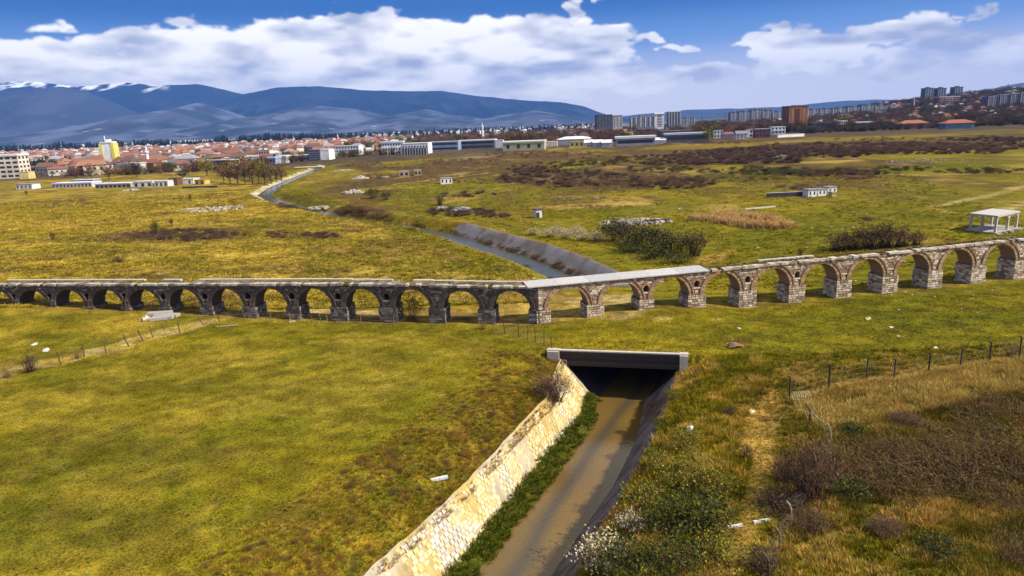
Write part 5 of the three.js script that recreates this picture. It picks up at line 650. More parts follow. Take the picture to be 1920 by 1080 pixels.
heap('white rubble heap right of the round green bush', 660, 362, 10, 1.8, [0.72, 0.66, 0.58], 120, 1); heap('white rubble heap above the far canal', 676, 335, 9, 2.2, [0.74, 0.68, 0.60], 120, 2); heap('grey rubble heap behind the canal bend', 722, 333, 5, 1.0, [0.55, 0.48, 0.36], 50, 3); heap('pale heap high on the brown waste land', 1468, 296, 14, 2.4, [0.68, 0.60, 0.48], 110, 4); heap('dumped rubble and boards in the dark scrub', 830, 392, 5, 0.9, [0.60, 0.56, 0.54], 40, 5); heap('grey and white scrap beside the dumped boards', 866, 394, 7, 1.1, [0.45, 0.43, 0.46], 60, 6); heap('line of pale rubble across the yellow waste ground', 395, 393, 26, 0.7, [0.62, 0.55, 0.44], 150, 7); heap('pale stones below the white sheds', 245, 357, 9, 0.9, [0.66, 0.60, 0.50], 60, 8); heap('sandy rubble on the canal side', 605, 383, 12, 0.8, [0.66, 0.58, 0.42], 90, 9); heap('pale rubble at the left canal bend', 645, 320, 14, 1.0, [0.66, 0.62, 0.52], 60, 10); heap('litter along the far edge of the green pasture', 1740, 301, 46, 0.5, [0.45, 0.42, 0.42], 70, 11); heap('stones round the broken low wall', 1190, 418, 20, 0.8, [0.60, 0.54, 0.46], 110, 12);
{ // broken wall and stakes behind the thicket
  const o = thing('broken_wall', 'low dark broken wall on the pasture above the thicket', 'wall'), a = spot(1208, 418), b = spot(1255, 416), q = rng(9); for (let k = 0; k < 7; k++) { const f = k / 7, s = new Soup(), x = lerp(a[0], b[0], f + 0.07), d = lerp(a[1], b[1], f + 0.07); const p = onLand(x, d); s.box(p.x, p.y + 0.35, p.z, 1.05, 0.8 + q() * 0.6, 0.5, tint([0.13, 0.11, 0.11], 0.7 + q() * 0.6), 0.1); s.mesh('wall_piece', Mplain, o); }
  for (const px of [1152, 1163, 1174, 1184, 1193, 1201]) { const p = spot(px, 419 - (px - 1152) * 0.05), m = plank('stake', 'pale leaning stake left of the broken wall, ' + ORD[[1152, 1163, 1174, 1184, 1193, 1201].indexOf(px)], 'stake', px, 419, 0.22, 0.2, 1.5, 0, [0.5, 0.46, 0.42], (px % 7 - 3) * 0.05); m.userData.group = 'stakes beside the broken wall'; }
}
// compound with black wall and white shacks
block('compound_wall', 'low black wall of the compound on the pasture', 'wall', 1438, 1512, 361, 369, { c: [0.06, 0.055, 0.06], rc: [0.45, 0.42, 0.38], rt: 0.2, depth: 0.5, turn: 0.05 });
[[1512, 1530, 357, 369, 'white shack at the left of the compound row'], [1531, 1548, 356, 367, 'white shack in the middle of the compound row'], [1549, 1568, 352, 365, 'tallest white shack at the right end of the compound row']].forEach(([x0, x1, yt, yb, l]) => block('shack', l, 'shack', x0, x1, yt, yb, { c: white, rc: [0.25, 0.24, 0.24], floors: 1, cols: 2, ww: 0.3, depth: 3, turn: 0.25 }));
block('crate', 'yellowish crate in front of the tallest shack', 'crate', 1558, 1568, 362, 369, { c: [0.45, 0.36, 0.16], rc: [0.4, 0.32, 0.14], depth: 2, turn: 0.2 });
// the row of sheds on the left
[['shed', 'small white shed at the left end, beside a dark post', 30, 64, 346, 356, { c: white, rc: [0.32, 0.29, 0.26], floors: 1, cols: 4, ww: 0.3 }], ['shed', 'long low white roofed shed, longest of the row', 96, 178, 344, 353, { c: [0.5, 0.5, 0.52], rc: [0.70, 0.71, 0.76], rt: 0.6, depth: 9, floors: 1, cols: 11, ww: 0.35 }], ['shed', 'dark roofed shed behind the long white shed', 133, 178, 338, 346, { c: [0.2, 0.2, 0.22], rc: [0.5, 0.52, 0.6], d: 470, depth: 8 }], ['shed', 'low grey shed in the middle of the shed row', 178, 250, 345, 354, { c: [0.36, 0.35, 0.36], rc: [0.62, 0.63, 0.68], rt: 0.5, depth: 8, floors: 1, cols: 8, ww: 0.6 }], ['shed', 'white shed with three dark openings', 250, 290, 341, 353, { c: white, rc: [0.62, 0.6, 0.58], floors: 1, cols: 3, ww: 0.4, depth: 6 }], ['shed', 'white shed with dark doors, right of the three openings', 291, 318, 340, 352, { c: white, rc: [0.6, 0.58, 0.56], floors: 1, cols: 3, ww: 0.4, depth: 6 }], ['shed', 'dark brown wooden shed in the shed row', 318, 335, 335, 350, { c: [0.14, 0.085, 0.05], rc: [0.12, 0.08, 0.06], depth: 6 }], ['cottage', 'white cottage with two dark windows in the shed row', 335, 366, 336, 348, { c: [0.78, 0.77, 0.76], rc: [0.55, 0.53, 0.5], floors: 1, cols: 2, ww: 0.22, depth: 7 }], ['shed', 'yellow walled shed right of the white cottage', 366, 386, 338, 348, { c: [0.58, 0.42, 0.10], rc: [0.3, 0.2, 0.1], floors: 1, cols: 2, ww: 0.4, depth: 6 }], ['yard_wall', 'low dark wall right of the shed row', 340, 410, 349, 355, { c: [0.10, 0.085, 0.085], rc: [0.3, 0.27, 0.25], rt: 0.2, depth: 0.5 }]].forEach((a) => block(a[0], a[1], a[0] === 'cottage' ? 'cottage' : a[0] === 'yard_wall' ? 'wall' : 'shed', ...a.slice(2)));

// ---------------------------------------------------------------- trees
const treeKinds = {};
function treeGeos(kind) {
  if (treeKinds[kind]) return treeKinds[kind];
  const P = { brown: [[0.135, 0.085, 0.05], [0.19, 0.125, 0.06]], green: [[0.17, 0.165, 0.018], [0.26, 0.22, 0.025]], dark: [[0.035, 0.04, 0.022], [0.055, 0.05, 0.03]], rust: [[0.21, 0.115, 0.045], [0.15, 0.09, 0.05]] }[kind];
  return treeKinds[kind] = [1, 2, 3].map((k) => {
    const q = rng(900 + k + kind.length * 10), t = new Soup(), c = new Soup(), tips = []; let p = new THREE.Vector3(0, -0.02, 0);
    const wood = kind === 'green' ? [0.10, 0.075, 0.05] : [0.09, 0.065, 0.05]; t.bar(p, new THREE.Vector3(0.01, 0.35, 0), 0.026, wood, 0.018); t.bar(new THREE.Vector3(0.01, 0.35, 0), new THREE.Vector3(-0.01, 0.8, 0.01), 0.018, wood, 0.005);
    for (let i = 0; i < 26; i++) { const a = q() * 6.28, y0 = 0.16 + q() * 0.5, l = 0.17 + q() * 0.2, s = new THREE.Vector3(0, y0, 0), e = new THREE.Vector3(Math.cos(a) * l, y0 + 0.12 + q() * 0.24, Math.sin(a) * l); t.bar(s, e, 0.009, wood, 0.003, 4); for (let m = 0; m < 3; m++) { const f = 0.4 + q() * 0.6, b = s.clone().lerp(e, f), g = b.clone().add(new THREE.Vector3((q() - 0.5) * 0.2, q() * 0.14, (q() - 0.5) * 0.2)); t.bar(b, g, 0.004, wood, 0.002, 3); tips.push(g, b); } tips.push(e); }
    for (let i = 0; i < 900; i++) { const b = tips[Math.floor(q() * tips.length)], l = 0.022 + q() * 0.026, o = b.clone().add(new THREE.Vector3((q() - 0.5) * 0.13, (q() - 0.5) * 0.12, (q() - 0.5) * 0.13)), col = tint(mix3(P[0], P[1], q()), 0.6 + q() * 0.8), v = () => new THREE.Vector3(q() - 0.5, q() - 0.5, q() - 0.5).multiplyScalar(l * 2), A = o.clone().add(v()), B = o.clone().add(v()), D = o.clone().add(v()); c.tri(c.v(A.x, A.y, A.z, col), c.v(B.x, B.y, B.z, col), c.v(D.x, D.y, D.z, col)); }
    return [t.geo(), c.geo()];
  });
}
const RT = rng(31337);
function tree(name, label, kind, px, py, h, w, group, d) { const g = treeGeos(kind), [t, c] = g[Math.floor(RT() * 3)]; let x, y; if (d) { [x, y] = farAt(px, py, d); y = Math.min(y, height(x, d)); } else { const q = spot(px, py); [x, d, y] = q; } const o = thing(name, label, 'tree', group, W(x, y - 0.2, d)); o.rotation.y = RT() * 6.28; o.scale.set(w / 0.75, h, w / 0.75); mesh('trunk', t, Mplant, o); mesh('crown', c, Mplant, o); return o; }
for (const [px, py, h, w, k, at] of ordered([[420, 342, 11, 9, 'rust'], [432, 344, 12, 9, 'brown'], [446, 345, 13, 9, 'rust'], [460, 345, 15, 9, 'brown'], [474, 346, 15, 10, 'brown'], [486, 345, 14, 8, 'green'], [497, 345, 14, 8, 'brown'], [508, 342, 13, 8, 'brown'], [518, 338, 12, 9, 'brown'], [528, 335, 11, 9, 'brown'], [440, 336, 13, 9, 'green'], [468, 338, 14, 10, 'rust'], [490, 337, 14, 9, 'brown']])) tree('copse_tree', { rust: 'rust brown leafless tree in the copse left of the far canal', brown: 'grey brown leafless tree in the copse left of the far canal', green: 'yellow green budding tree in the copse left of the far canal' }[k] + ', ' + at, k, px, py, h, w, 'copse left of the far canal');
tree('budding_tree', 'yellow green tree left of the open concrete frame building', 'green', 389, 330, 14, 12); tree('garden_tree', 'dark bushy tree behind the white cottage of the sheds', 'dark', 344, 336, 7, 10); tree('garden_tree', 'brown tree behind the low grey shed', 'rust', 205, 338, 12, 12); tree('garden_tree', 'dark leafless tree left of the tall white minaret', 'dark', 256, 332, 13, 9); tree('garden_tree', 'orange brown tree beside the yellow white tower', 'rust', 172, 335, 11, 10);
tree('round_tree', 'big round yellow green tree behind the white office buildings', 'green', 749, 276, 22, 22, null, 900); tree('willow', 'yellow green tree beside the low blue hall', 'green', 1327, 262, 20, 17, null, 780); tree('willow', 'large yellow green tree right of the brown tower', 'green', 1582, 228, 22, 26, null, 1250); tree('willow', 'yellow green tree before the grey apartment blocks', 'green', 1190, 245, 22, 18, null, 1400);
for (const [px, py, h, at] of ordered([[948, 266, 19], [958, 266, 21], [968, 266, 20], [978, 267, 21], [988, 267, 20], [998, 266, 18], [940, 266, 17], [1006, 264, 18]])) tree('tall_tree', 'tall rust brown tree in the row behind the cream hall, ' + at, 'rust', px, py, h, 11, 'brown trees behind the cream hall', 900);
for (const [px, py, h, at] of ordered([[1258, 252, 18], [1275, 252, 20], [1290, 250, 18], [1345, 250, 20], [1365, 250, 22], [1385, 250, 20], [1405, 248, 22], [1425, 247, 24], [1442, 247, 22], [1458, 247, 22], [1530, 243, 22], [1550, 242, 20]])) tree('tall_tree', 'tall brown leafless tree before the apartment row, ' + at, 'brown', px, py, h, 14, 'brown trees before the long row of blocks', 1080);
// far masses of trees
const conifer = [1, 2].map((k) => { const q = rng(70 + k), s = new Soup(); for (let i = 0; i < 46; i++) { const y = 0.08 + i / 46 * 0.9, r = (1 - y) * 0.24 + 0.02, a = q() * 6.28, c = tint([0.020, 0.030, 0.026], 0.7 + q() * 0.7); s.tri(s.v(0, y + 0.08, 0, c), s.v(Math.cos(a) * r, y - 0.05 * q(), Math.sin(a) * r, c), s.v(Math.cos(a + 0.9) * r, y - 0.05 * q(), Math.sin(a + 0.9) * r, c)); } return s.geo(); });
scatter('far_conifers', 'dark line of conifers behind the red roofed town', conifer, 1500, (q) => { const px = -60 + q() * 700, d = 2300 + q() * 900, x = farAt(px, 280, d)[0], h = 22 * (0.7 + q() * 0.6) * (fbm(px / 22, 2, 3) + 0.55); return [x, d, h * 1.1, h, [1, 1, 1.15]]; }, 71);
scatter('far_woods', 'distant dark woods on the plain below the mountains', conifer, 900, (q) => { const px = 560 + q() * 600, d = 2600 + q() * 2200, x = farAt(px, 260, d)[0], h = 22 * (0.6 + q() * 0.6); return [x, d, h * 1.6, h, [1, 1, 1.2]]; }, 72);
const clumps = [...kinds.bare.slice(0, 1), ...kinds.dark.slice(0, 2), ...kinds.leafy.slice(0, 1)];
scatter('town_trees', 'bare garden trees between the houses of the town', clumps, 900, (q) => { const px = -20 + q() * 760, py = interp([[0, 330], [130, 332], [300, 328], [420, 320], [520, 308], [640, 298], [740, 292]], px) - Math.pow(q(), 1.3) * 42, [x, d] = flatAt(px, Math.max(py, 278)); if (d > 2600 || d < 560 || toLine(FARC, x, d)[0] < 14) return null; const h = 4 + q() * 6; return [x, d, h * 0.6, h, tint([1.1, 1, 0.95], 0.8 + q() * 0.7)]; }, 73);
scatter('town_trees', 'bare trees between the offices and halls', clumps, 700, (q) => { const px = 640 + q() * 640, d = 950 + Math.pow(q(), 1.5) * 1500, x = farAt(px, 250, d)[0]; const h = 7 + q() * 9; return [x, d, h * 0.65, h, tint([1.25, 1, 0.85], 0.8 + q() * 0.8)]; }, 74);
scatter('hillside_trees', 'bare brown trees covering the hillside city on the right', clumps, 4200, (q) => { const f = 0.27 + q() * 0.62, d = 1060 + Math.pow(q(), 1.2) * 1600, h = 9 + q() * 11; return [f * d, d, h * 0.62, h, tint([1.2, 1, 0.9], 0.7 + q() * 0.8)]; }, 75);
scatter('garden_conifers', 'dark conifers behind the yellow annex', conifer, 60, (q) => { const px = 58 + q() * 52, d = 640 + q() * 70, x = farAt(px, 330, d)[0], h = 9 + q() * 6; return [x, d, h * 1.2, h, [1.3, 1.3, 1.2]]; }, 78);
scatter('field_edge_trees', 'dark hedge between the waste land and the hillside city', clumps, 420, (q) => { const f = 0.42 + q() * 0.45, d = 960 + q() * 160, h = 5 + q() * 7; return [f * d, d, h * 0.7, h, tint([1, 0.95, 0.9], 0.6 + q() * 0.7)]; }, 76);

// ---------------------------------------------------------------- the town on the left
block('school_building', 'large cream building with window rows at the left edge', 'building', -60, 36, 294, 336, { c: [0.70, 0.62, 0.50], rc: [0.74, 0.72, 0.70], rt: 1.6, floors: 5, cols: 8, ww: 0.72, depth: 16, turn: 0.1, side: 3 });
block('annex', 'small yellow annex beside the large cream building', 'building', 37, 53, 323, 336, { c: [0.62, 0.50, 0.20], rc: [0.5, 0.42, 0.2], depth: 10, turn: 0.1 });
{ const g = block('silo_tower', 'tall yellow and white mill tower above the town', 'tower', 193, 213, 268, 303, { d: 800, c: [0.80, 0.80, 0.84], rc: [0.78, 0.78, 0.80], rt: 1.5, depth: 12, turn: 0.1, lift2: 4 }); for (const s of [-1, 1]) { const m = mesh('yellow_side', boxGeo, matOf([0.70, 0.62, 0.16]), g); m.scale.set(3.4, 21, 12.6); m.position.set(s * 6.2, 10, 0.1); } const a = mesh('mast', boxGeo, matOf([0.75, 0.75, 0.8]), g); a.scale.set(0.8, 6, 0.8); a.position.set(-3, 26, 0); }
block('mill_block', 'yellow low block left of the mill tower', 'building', 158, 176, 296, 309, { d: 820, c: [0.62, 0.55, 0.16], rc: [0.5, 0.46, 0.2], depth: 14 });
block('mill_block', 'white low wing right of the mill tower', 'building', 214, 242, 303, 312, { c: [0.75, 0.74, 0.70], rc: white, floors: 1, cols: 8, depth: 14 });
block('mill_block', 'grey flat building with a dark window strip before the mill', 'building', 108, 158, 311, 318, { c: [0.45, 0.46, 0.48], rc: [0.66, 0.68, 0.72], floors: 1, band: 1, depth: 16 });
function minaret(label, px, yb, yt, d, r) { const [x, y0] = farAt(px, yb, d), y1 = farAt(px, yt, d)[1], h = y1 - y0, g = thing('minaret', label, 'minaret', null, W(x, y0, d)), P = (a) => a.map(([q, y]) => new THREE.Vector2(q * r, y * h)), m = matOf([0.76, 0.75, 0.74]); mesh('shaft', new THREE.LatheGeometry(P([[1.25, -0.1], [1.25, 0.12], [1, 0.15], [0.92, 0.66]]), 14), m, g); mesh('balcony', new THREE.LatheGeometry(P([[0.92, 0.60], [1.5, 0.66], [1.5, 0.70], [0.8, 0.70]]), 14), m, g); mesh('upper_shaft', new THREE.LatheGeometry(P([[0.75, 0.69], [0.7, 0.82]]), 14), m, g); mesh('spire', new THREE.LatheGeometry(P([[0.8, 0.815], [0, 1]]), 14), matOf([0.60, 0.60, 0.63]), g); return g; }
minaret('tall white minaret standing in the red roofed town', 279, 314, 271, 660, 1.5); minaret('slim white minaret in front of the foothills', 905, 257, 229, 1300, 1.9); minaret('thin distant minaret right of the dark woods', 634, 266, 250, 1900, 1.6);
{ const [x, y] = farAt(297, 314, 690), g = thing('mosque', 'white mosque with a dark dome right of the tall minaret', 'mosque', null, W(x, y, 690)); const w = mesh('wall', boxGeo, matOf(white), g); w.scale.set(14, 12, 12); w.position.y = 1; mesh('dome', new THREE.SphereGeometry(6.2, 20, 10, 0, 6.2832, 0, 1.5708), matOf([0.16, 0.15, 0.17]), g).position.y = 6.5; const a = mesh('portal', new THREE.CylinderGeometry(4.3, 4.3, 1, 20, 1), matOf([0.82, 0.81, 0.80]), g); a.rotation.x = Math.PI / 2; a.position.set(-1, 5.2, 6.2); }
block('dark_house', 'dark blue roofed house right of the mosque', 'house', 313, 328, 300, 316, { c: [0.30, 0.33, 0.42], rc: [0.16, 0.17, 0.22], roof: 'gable', depth: 12 });
{ const [x, y] = farAt(420, 318, 600), g = thing('concrete_skeleton', 'unfinished open concrete frame building before the red roofs', 'building', null, W(x, y, 600)), m = matOf([0.42, 0.40, 0.38]); g.rotation.y = -0.25; for (const yy of [3.6, 8.2]) { const s = mesh('floor_slab', boxGeo, m, g); s.scale.set(25, 0.6, 13); s.position.y = yy; } for (let i = 0; i < 6; i++) for (const z of [-5.8, 5.8]) { const s = mesh('column', boxGeo, m, g); s.scale.set(0.6, 9.5, 0.6); s.position.set(-11.8 + i * 4.7, 3.4, z); } const b = mesh('back_wall', boxGeo, matOf([0.16, 0.145, 0.14]), g); b.scale.set(24, 8, 0.5); b.position.set(0, 4, -6.2); }
[['hall', 'blue roofed hall beside the far canal bridge', 'hall', 492, 520, 298, 309, { c: [0.30, 0.33, 0.40], rc: [0.28, 0.42, 0.62], rt: 1.4, depth: 18, floors: 1, cols: 5 }], ['hall', 'white roofed hall right of the blue roofed hall', 'hall', 520, 540, 294, 307, { c: [0.72, 0.68, 0.58], rc: [0.78, 0.76, 0.72], rt: 1.2, depth: 18 }], ['hall', 'long low white hall behind the canal bridge', 'hall', 540, 580, 293, 303, { c: [0.36, 0.38, 0.44], rc: [0.80, 0.80, 0.82], rt: 1.2, depth: 18, floors: 1, band: 1 }], ['office_building', 'dark glass block with louvres left of a white wall', 'building', 581, 604, 281, 302, { c: [0.24, 0.25, 0.29], rc: [0.3, 0.3, 0.34], floors: 5, band: 1, depth: 16 }], ['office_building', 'blank white block right of the dark louvred one', 'building', 604, 620, 281, 301, { c: [0.78, 0.78, 0.76], rc: white, depth: 16 }], ['school', 'white building with yellow arched row of windows', 'building', 476, 508, 282, 295, { c: [0.5, 0.42, 0.40], rc: [0.35, 0.2, 0.18], floors: 1, cols: 6, depth: 14, d: 800 }], ['hall', 'white vaulted hall end in the red roofed town', 'hall', 506, 518, 283, 296, { c: [0.80, 0.80, 0.78], rc: white, roof: 'gable', depth: 14, d: 800 }], ['office_building', 'white three storey block with many windows', 'building', 626, 676, 274, 292, { c: [0.74, 0.74, 0.75], rc: [0.6, 0.6, 0.62], floors: 3, cols: 9, depth: 16 }], ['office_building', 'white office with three rows of small windows', 'building', 717, 756, 268, 291, { c: [0.70, 0.75, 0.80], rc: [0.50, 0.53, 0.6], rt: 1.8, floors: 3, cols: 8, depth: 20, turn: 0.05, lift2: 3 }], ['office_building', 'white office with dark glazed ground floor', 'building', 756, 806, 269, 290, { c: [0.72, 0.74, 0.76], rc: [0.75, 0.77, 0.8], floors: 1, cols: 9, depth: 20, ww: 0.45 }], ['glazed_hall', 'dark glass front below the white office', 'hall', 753, 802, 278, 291, { d: 735, c: [0.07, 0.075, 0.09], rc: [0.2, 0.2, 0.22], bays: 9, bayC: [0.4, 0.4, 0.42], depth: 6 }], ['hall', 'long blue glass office right of the white offices', 'hall', 808, 862, 266, 283, { c: [0.24, 0.30, 0.44], rc: [0.5, 0.55, 0.65], floors: 2, band: 1, depth: 20 }], ['hall', 'dark car showroom with white roof line', 'hall', 862, 930, 264, 279, { c: [0.14, 0.15, 0.18], rc: [0.70, 0.70, 0.74], rt: 1.4, floors: 2, band: 1, depth: 20 }], ['hall', 'white cubic block at the end of the dark showroom', 'hall', 929, 945, 263, 277, { c: [0.66, 0.68, 0.72], rc: white, depth: 14 }], ['hall', 'cream green hall with long pale roof', 'hall', 946, 1024, 267, 282, { c: [0.42, 0.42, 0.25], rc: [0.70, 0.68, 0.60], rt: 1.6, depth: 30, floors: 1, cols: 4, ww: 0.3 }], ['hall', 'small blue and white annex of the cream hall', 'hall', 974, 1006, 271, 283, { c: [0.66, 0.70, 0.78], rc: white, depth: 12, floors: 1, cols: 2, d: 815 }], ['hall', 'bright white hall with stepped roof', 'hall', 1050, 1108, 256, 271, { c: [0.74, 0.73, 0.68], rc: [0.84, 0.84, 0.84], roof: 'hip', depth: 34, eaves: 0.7 }], ['hall', 'cream low wall building left of the bright white hall', 'hall', 1022, 1046, 266, 275, { c: [0.68, 0.62, 0.48], rc: white, depth: 14 }], ['yellow_house', 'yellow walled house beside the bright white hall', 'house', 1070, 1096, 266, 276, { c: [0.50, 0.42, 0.10], rc: [0.36, 0.3, 0.14], depth: 12, floors: 1, cols: 3 }], ['hall', 'long white roofed hall with a blue grey front', 'hall', 1158, 1230, 259, 273, { c: [0.30, 0.32, 0.38], rc: [0.80, 0.80, 0.80], rt: 2.4, depth: 20, floors: 1, band: 1 }], ['hall', 'pale gabled end of the long white roofed hall', 'hall', 1231, 1250, 258, 269, { c: [0.68, 0.70, 0.73], rc: white, roof: 'gable', depth: 20 }], ['hall', 'dark blue hall with broad light roof', 'hall', 1251, 1330, 252, 267, { c: [0.12, 0.13, 0.17], rc: [0.50, 0.52, 0.58], rt: 2.0, depth: 24, floors: 1, band: 1 }], ['hall', 'dark long hall behind the dark blue hall', 'hall', 1240, 1300, 245, 252, { c: [0.10, 0.105, 0.13], rc: [0.2, 0.21, 0.25], d: 960, depth: 24 }]].forEach(([n, l, c, ...r]) => block(n, l, c, ...r));
for (const [x0, x1, l] of [[1098, 1114, 'left'], [1114, 1131, 'middle'], [1131, 1150, 'right']]) block('gabled_shed', `pale blue gabled shed, ${l} of the three together`, 'shed', x0, x1, 262, 275, { c: [0.44, 0.48, 0.56], rc: [0.76, 0.76, 0.78], roof: 'gable', depth: 20, eaves: 0.6 });
block('canal_bridge', 'low concrete bridge over the far canal', 'bridge', 552, 606, 314, 319, { c: [0.32, 0.29, 0.26], rc: [0.62, 0.58, 0.50], rt: 0.5, depth: 6, d: 560, turn: -0.1 });
// houses: a few kinds, copied
const houseKinds = [['white house with a red hipped roof', [0.70, 0.66, 0.60], red, 'hip'], ['cream house with an orange gabled roof', [0.66, 0.58, 0.44], orange, 'gable'], ['white house with a brown gabled roof', [0.72, 0.70, 0.67], brownR, 'gable'], ['brick house with a red gabled roof', [0.40, 0.20, 0.13], red, 'gable'], ['white house with a grey hipped roof', [0.70, 0.69, 0.68], [0.30, 0.29, 0.31], 'hip'], ['white flat roofed house', [0.74, 0.73, 0.72], [0.62, 0.60, 0.60], 'flat'], ['pink house with an orange hipped roof', [0.60, 0.42, 0.34], orange, 'hip']].map(([l, c, rc, roof]) => {
  const g = new THREE.Group(), w = mesh('wall', boxGeo, matOf(c), g); w.scale.set(11, 9, 9); w.position.y = 2; const s = new Soup(), W2 = 6.1, D2 = 5.1, hip = roof === 'hip' ? 4.2 : 0, y = 6.4, h = 9.6;
  if (roof === 'flat') { const r = mesh('roof', boxGeo, matOf(rc), g); r.scale.set(11.8, 0.6, 9.8); r.position.y = 6.75; } else { const q = [[-W2, y, D2], [W2, y, D2], [W2, y, -D2], [-W2, y, -D2], [-W2 + hip, h, 0], [W2 - hip, h, 0]].map((v) => new THREE.Vector3(...v)); s.flat([q[0], q[1], q[5], q[4]]); s.flat([q[2], q[3], q[4], q[5]]); s.flat([q[1], q[2], q[5]]); s.flat([q[3], q[0], q[4]]); s.flat([q[3], q[2], q[1], q[0]]); mesh('roof', s.geo(), matOf(rc), g); }
  for (const x of [-3.2, 0.2, 3.4]) { const m = mesh('window', boxGeo, Mglass, g); m.scale.set(1.3, 1.5, 0.3); m.position.set(x, 4.2, 4.42); }
  return [l, g];
});
const RH = rng(4242);
function house(x, d, y, where, group, pick) { const [l, g] = houseKinds[pick], o = g.clone(); o.name = numbered('town_house'); o.position.copy(W(x, y, d)); o.rotation.y = (RH() - 0.5) * 1.5 + (RH() < 0.3 ? 1.57 : 0); const k = 0.85 + RH() * 0.5; o.scale.set(k * (0.85 + RH() * 0.5), k, k); scene.add(o); tag(o, l + ' ' + where, 'house', group); return o; }
{
  const placed = []; let n = 0, tries = 0;
  while (n < 235 && tries++ < 9000) { const px = -15 + RH() * 735, lo = interp([[0, 312], [60, 330], [140, 331], [300, 324], [400, 318], [470, 312], [540, 300], [640, 294], [720, 288]], px), hi = interp([[0, 286], [200, 285], [400, 278], [600, 269], [720, 262]], px), py = lerp(hi, lo, Math.pow(RH(), 0.8)), [x, d] = flatAt(px, py); if (px < 60 && d < 760) continue; if (px > 380 && px < 480 && d < 660) continue; if (toLine(FARC, x, d)[0] < 22 || d > 2500) continue; const gap = 9 + d * 0.008; if (placed.some(([a, b]) => Math.hypot(a - x, (b - d) * 0.6) < gap)) continue; placed.push([x, d]); n++; const r = RH(), zone = px < 90 ? 'behind the large cream building' : px < 185 ? 'left of the mill tower' : px < 260 ? 'right of the mill tower' : px < 340 ? 'round the tall minaret' : px < 440 ? 'behind the open concrete frame' : px < 540 ? 'behind the copse' : px < 640 ? 'beyond the canal bridge' : 'left of the white offices', row = d < 800 ? 'up front' : d < 1300 ? 'midway back' : 'far back'; house(x, d, -0.3, row + ' ' + zone, 'houses of the town on the left', r < 0.22 ? 0 : r < 0.36 ? 1 : r < 0.52 ? 2 : r < 0.62 ? 3 : r < 0.77 ? 4 : r < 0.93 ? 5 : 6); }
  n = 0; tries = 0;
  while (n < 32 && tries++ < 3000) { const px = 740 + RH() * 520, d = 1050 + RH() * 1300, x = farAt(px, 250, d)[0]; if (placed.some(([a, b]) => Math.hypot(a - x, (b - d) * 0.4) < 26)) continue; placed.push([x, d]); n++; house(x, d, -0.3, (px < 860 ? 'behind the white offices' : px < 1010 ? 'behind the dark showroom' : px < 1130 ? 'behind the bright white hall' : 'behind the white roofed hall') + (d < 1600 ? '' : ', farther off'), 'houses behind the offices', Math.floor(RH() * 7)); }
  n = 0; tries = 0;
  while (n < 55 && tries++ < 3000) { const f = 0.36 + RH() * 0.5, d = 1120 + RH() * 1250, x = f * d; if (placed.some(([a, b]) => Math.hypot(a - x, (b - d) * 0.5) < 24)) continue; placed.push([x, d]); n++; house(x, d, height(x, d), '' + (f < 0.46 ? 'round the brown tower' : f < 0.56 ? 'right of the brown tower' : f < 0.66 ? 'below the hilltop towers' : 'at the right edge') + (d < 1500 ? ', low down' : d < 1950 ? ', halfway up' : ', high up'), 'houses on the right hillside', [0, 4, 5, 2, 5, 4, 3][Math.floor(RH() * 7)]); }
}
function farHouses(name, label, n, where, seed, tones) {   // past the number that can be picked out: one mass
  const q = rng(seed), s = new Soup(); for (let i = 0; i < n; i++) { const a = where(q); if (!a) continue; const [x, d, y] = a, w = 7 + q() * 8, h = 5 + q() * 5, dp = 7 + q() * 5, t = (q() - 0.5) * 1.2; s.box(x, y + h / 2 - 2, -d, w, h + 4, dp, tones[0][Math.floor(q() * tones[0].length)], t); const c = tones[1][Math.floor(q() * tones[1].length)], cs = Math.cos(t), sn = Math.sin(t), P = (u, v, z) => new THREE.Vector3(x + u * cs + z * sn, y + v, -d - u * sn + z * cs), W2 = w / 2 + 0.5, D2 = dp / 2 + 0.5, r = h + 2 + q() * 1.5, p = [P(-W2, h, D2), P(W2, h, D2), P(W2, h, -D2), P(-W2, h, -D2), P(-W2 * 0.5, r, 0), P(W2 * 0.5, r, 0)]; s.flat([p[0], p[1], p[5], p[4]], c); s.flat([p[2], p[3], p[4], p[5]], c); s.flat([p[1], p[2], p[5]], c); s.flat([p[3], p[0], p[4]], c); }
  const m = s.mesh(name, rough({ vertexColors: true })); m.userData.kind = 'stuff'; tag(m, label, 'houses', null, 'stuff');
}
farHouses('farther_houses', 'farther roofs of the town massed under the conifers', 620, (q) => { const px = -20 + q() * 780, d = 1150 + q() * 1250; return [farAt(px, 280, d)[0], d, 0]; }, 881, [[[0.7, 0.68, 0.66], [0.6, 0.55, 0.48], [0.4, 0.36, 0.34]], [[0.30, 0.12, 0.08], [0.22, 0.10, 0.075], [0.36, 0.17, 0.10], [0.5, 0.48, 0.48], [0.26, 0.2, 0.19]]]);
farHouses('plain_villages', 'hazy pale villages on the plain under the mountains', 1500, (q) => { const px = -40 + q() * 1180, d = 2500 + Math.pow(q(), 0.8) * 3600; if (fbm(px / 60, d / 500, 3) < 0.46) return null; return [farAt(px, 270, d)[0], d, height(farAt(px, 270, d)[0], d) + 1]; }, 883, [[[0.75, 0.74, 0.74], [0.6, 0.58, 0.56]], [[0.6, 0.58, 0.58], [0.4, 0.26, 0.22], [0.7, 0.7, 0.72]]]);
farHouses('hillside_roofs', 'pale and brown roofs between the trees of the hillside city', 420, (q) => { const f = 0.3 + q() * 0.58, d = 1150 + q() * 1400; return [f * d, d, height(f * d, d) + 2]; }, 882, [[[0.6, 0.6, 0.62], [0.4, 0.4, 0.43], [0.3, 0.22, 0.2]], [[0.5, 0.5, 0.53], [0.24, 0.14, 0.11], [0.34, 0.16, 0.10], [0.2, 0.2, 0.23]]]);
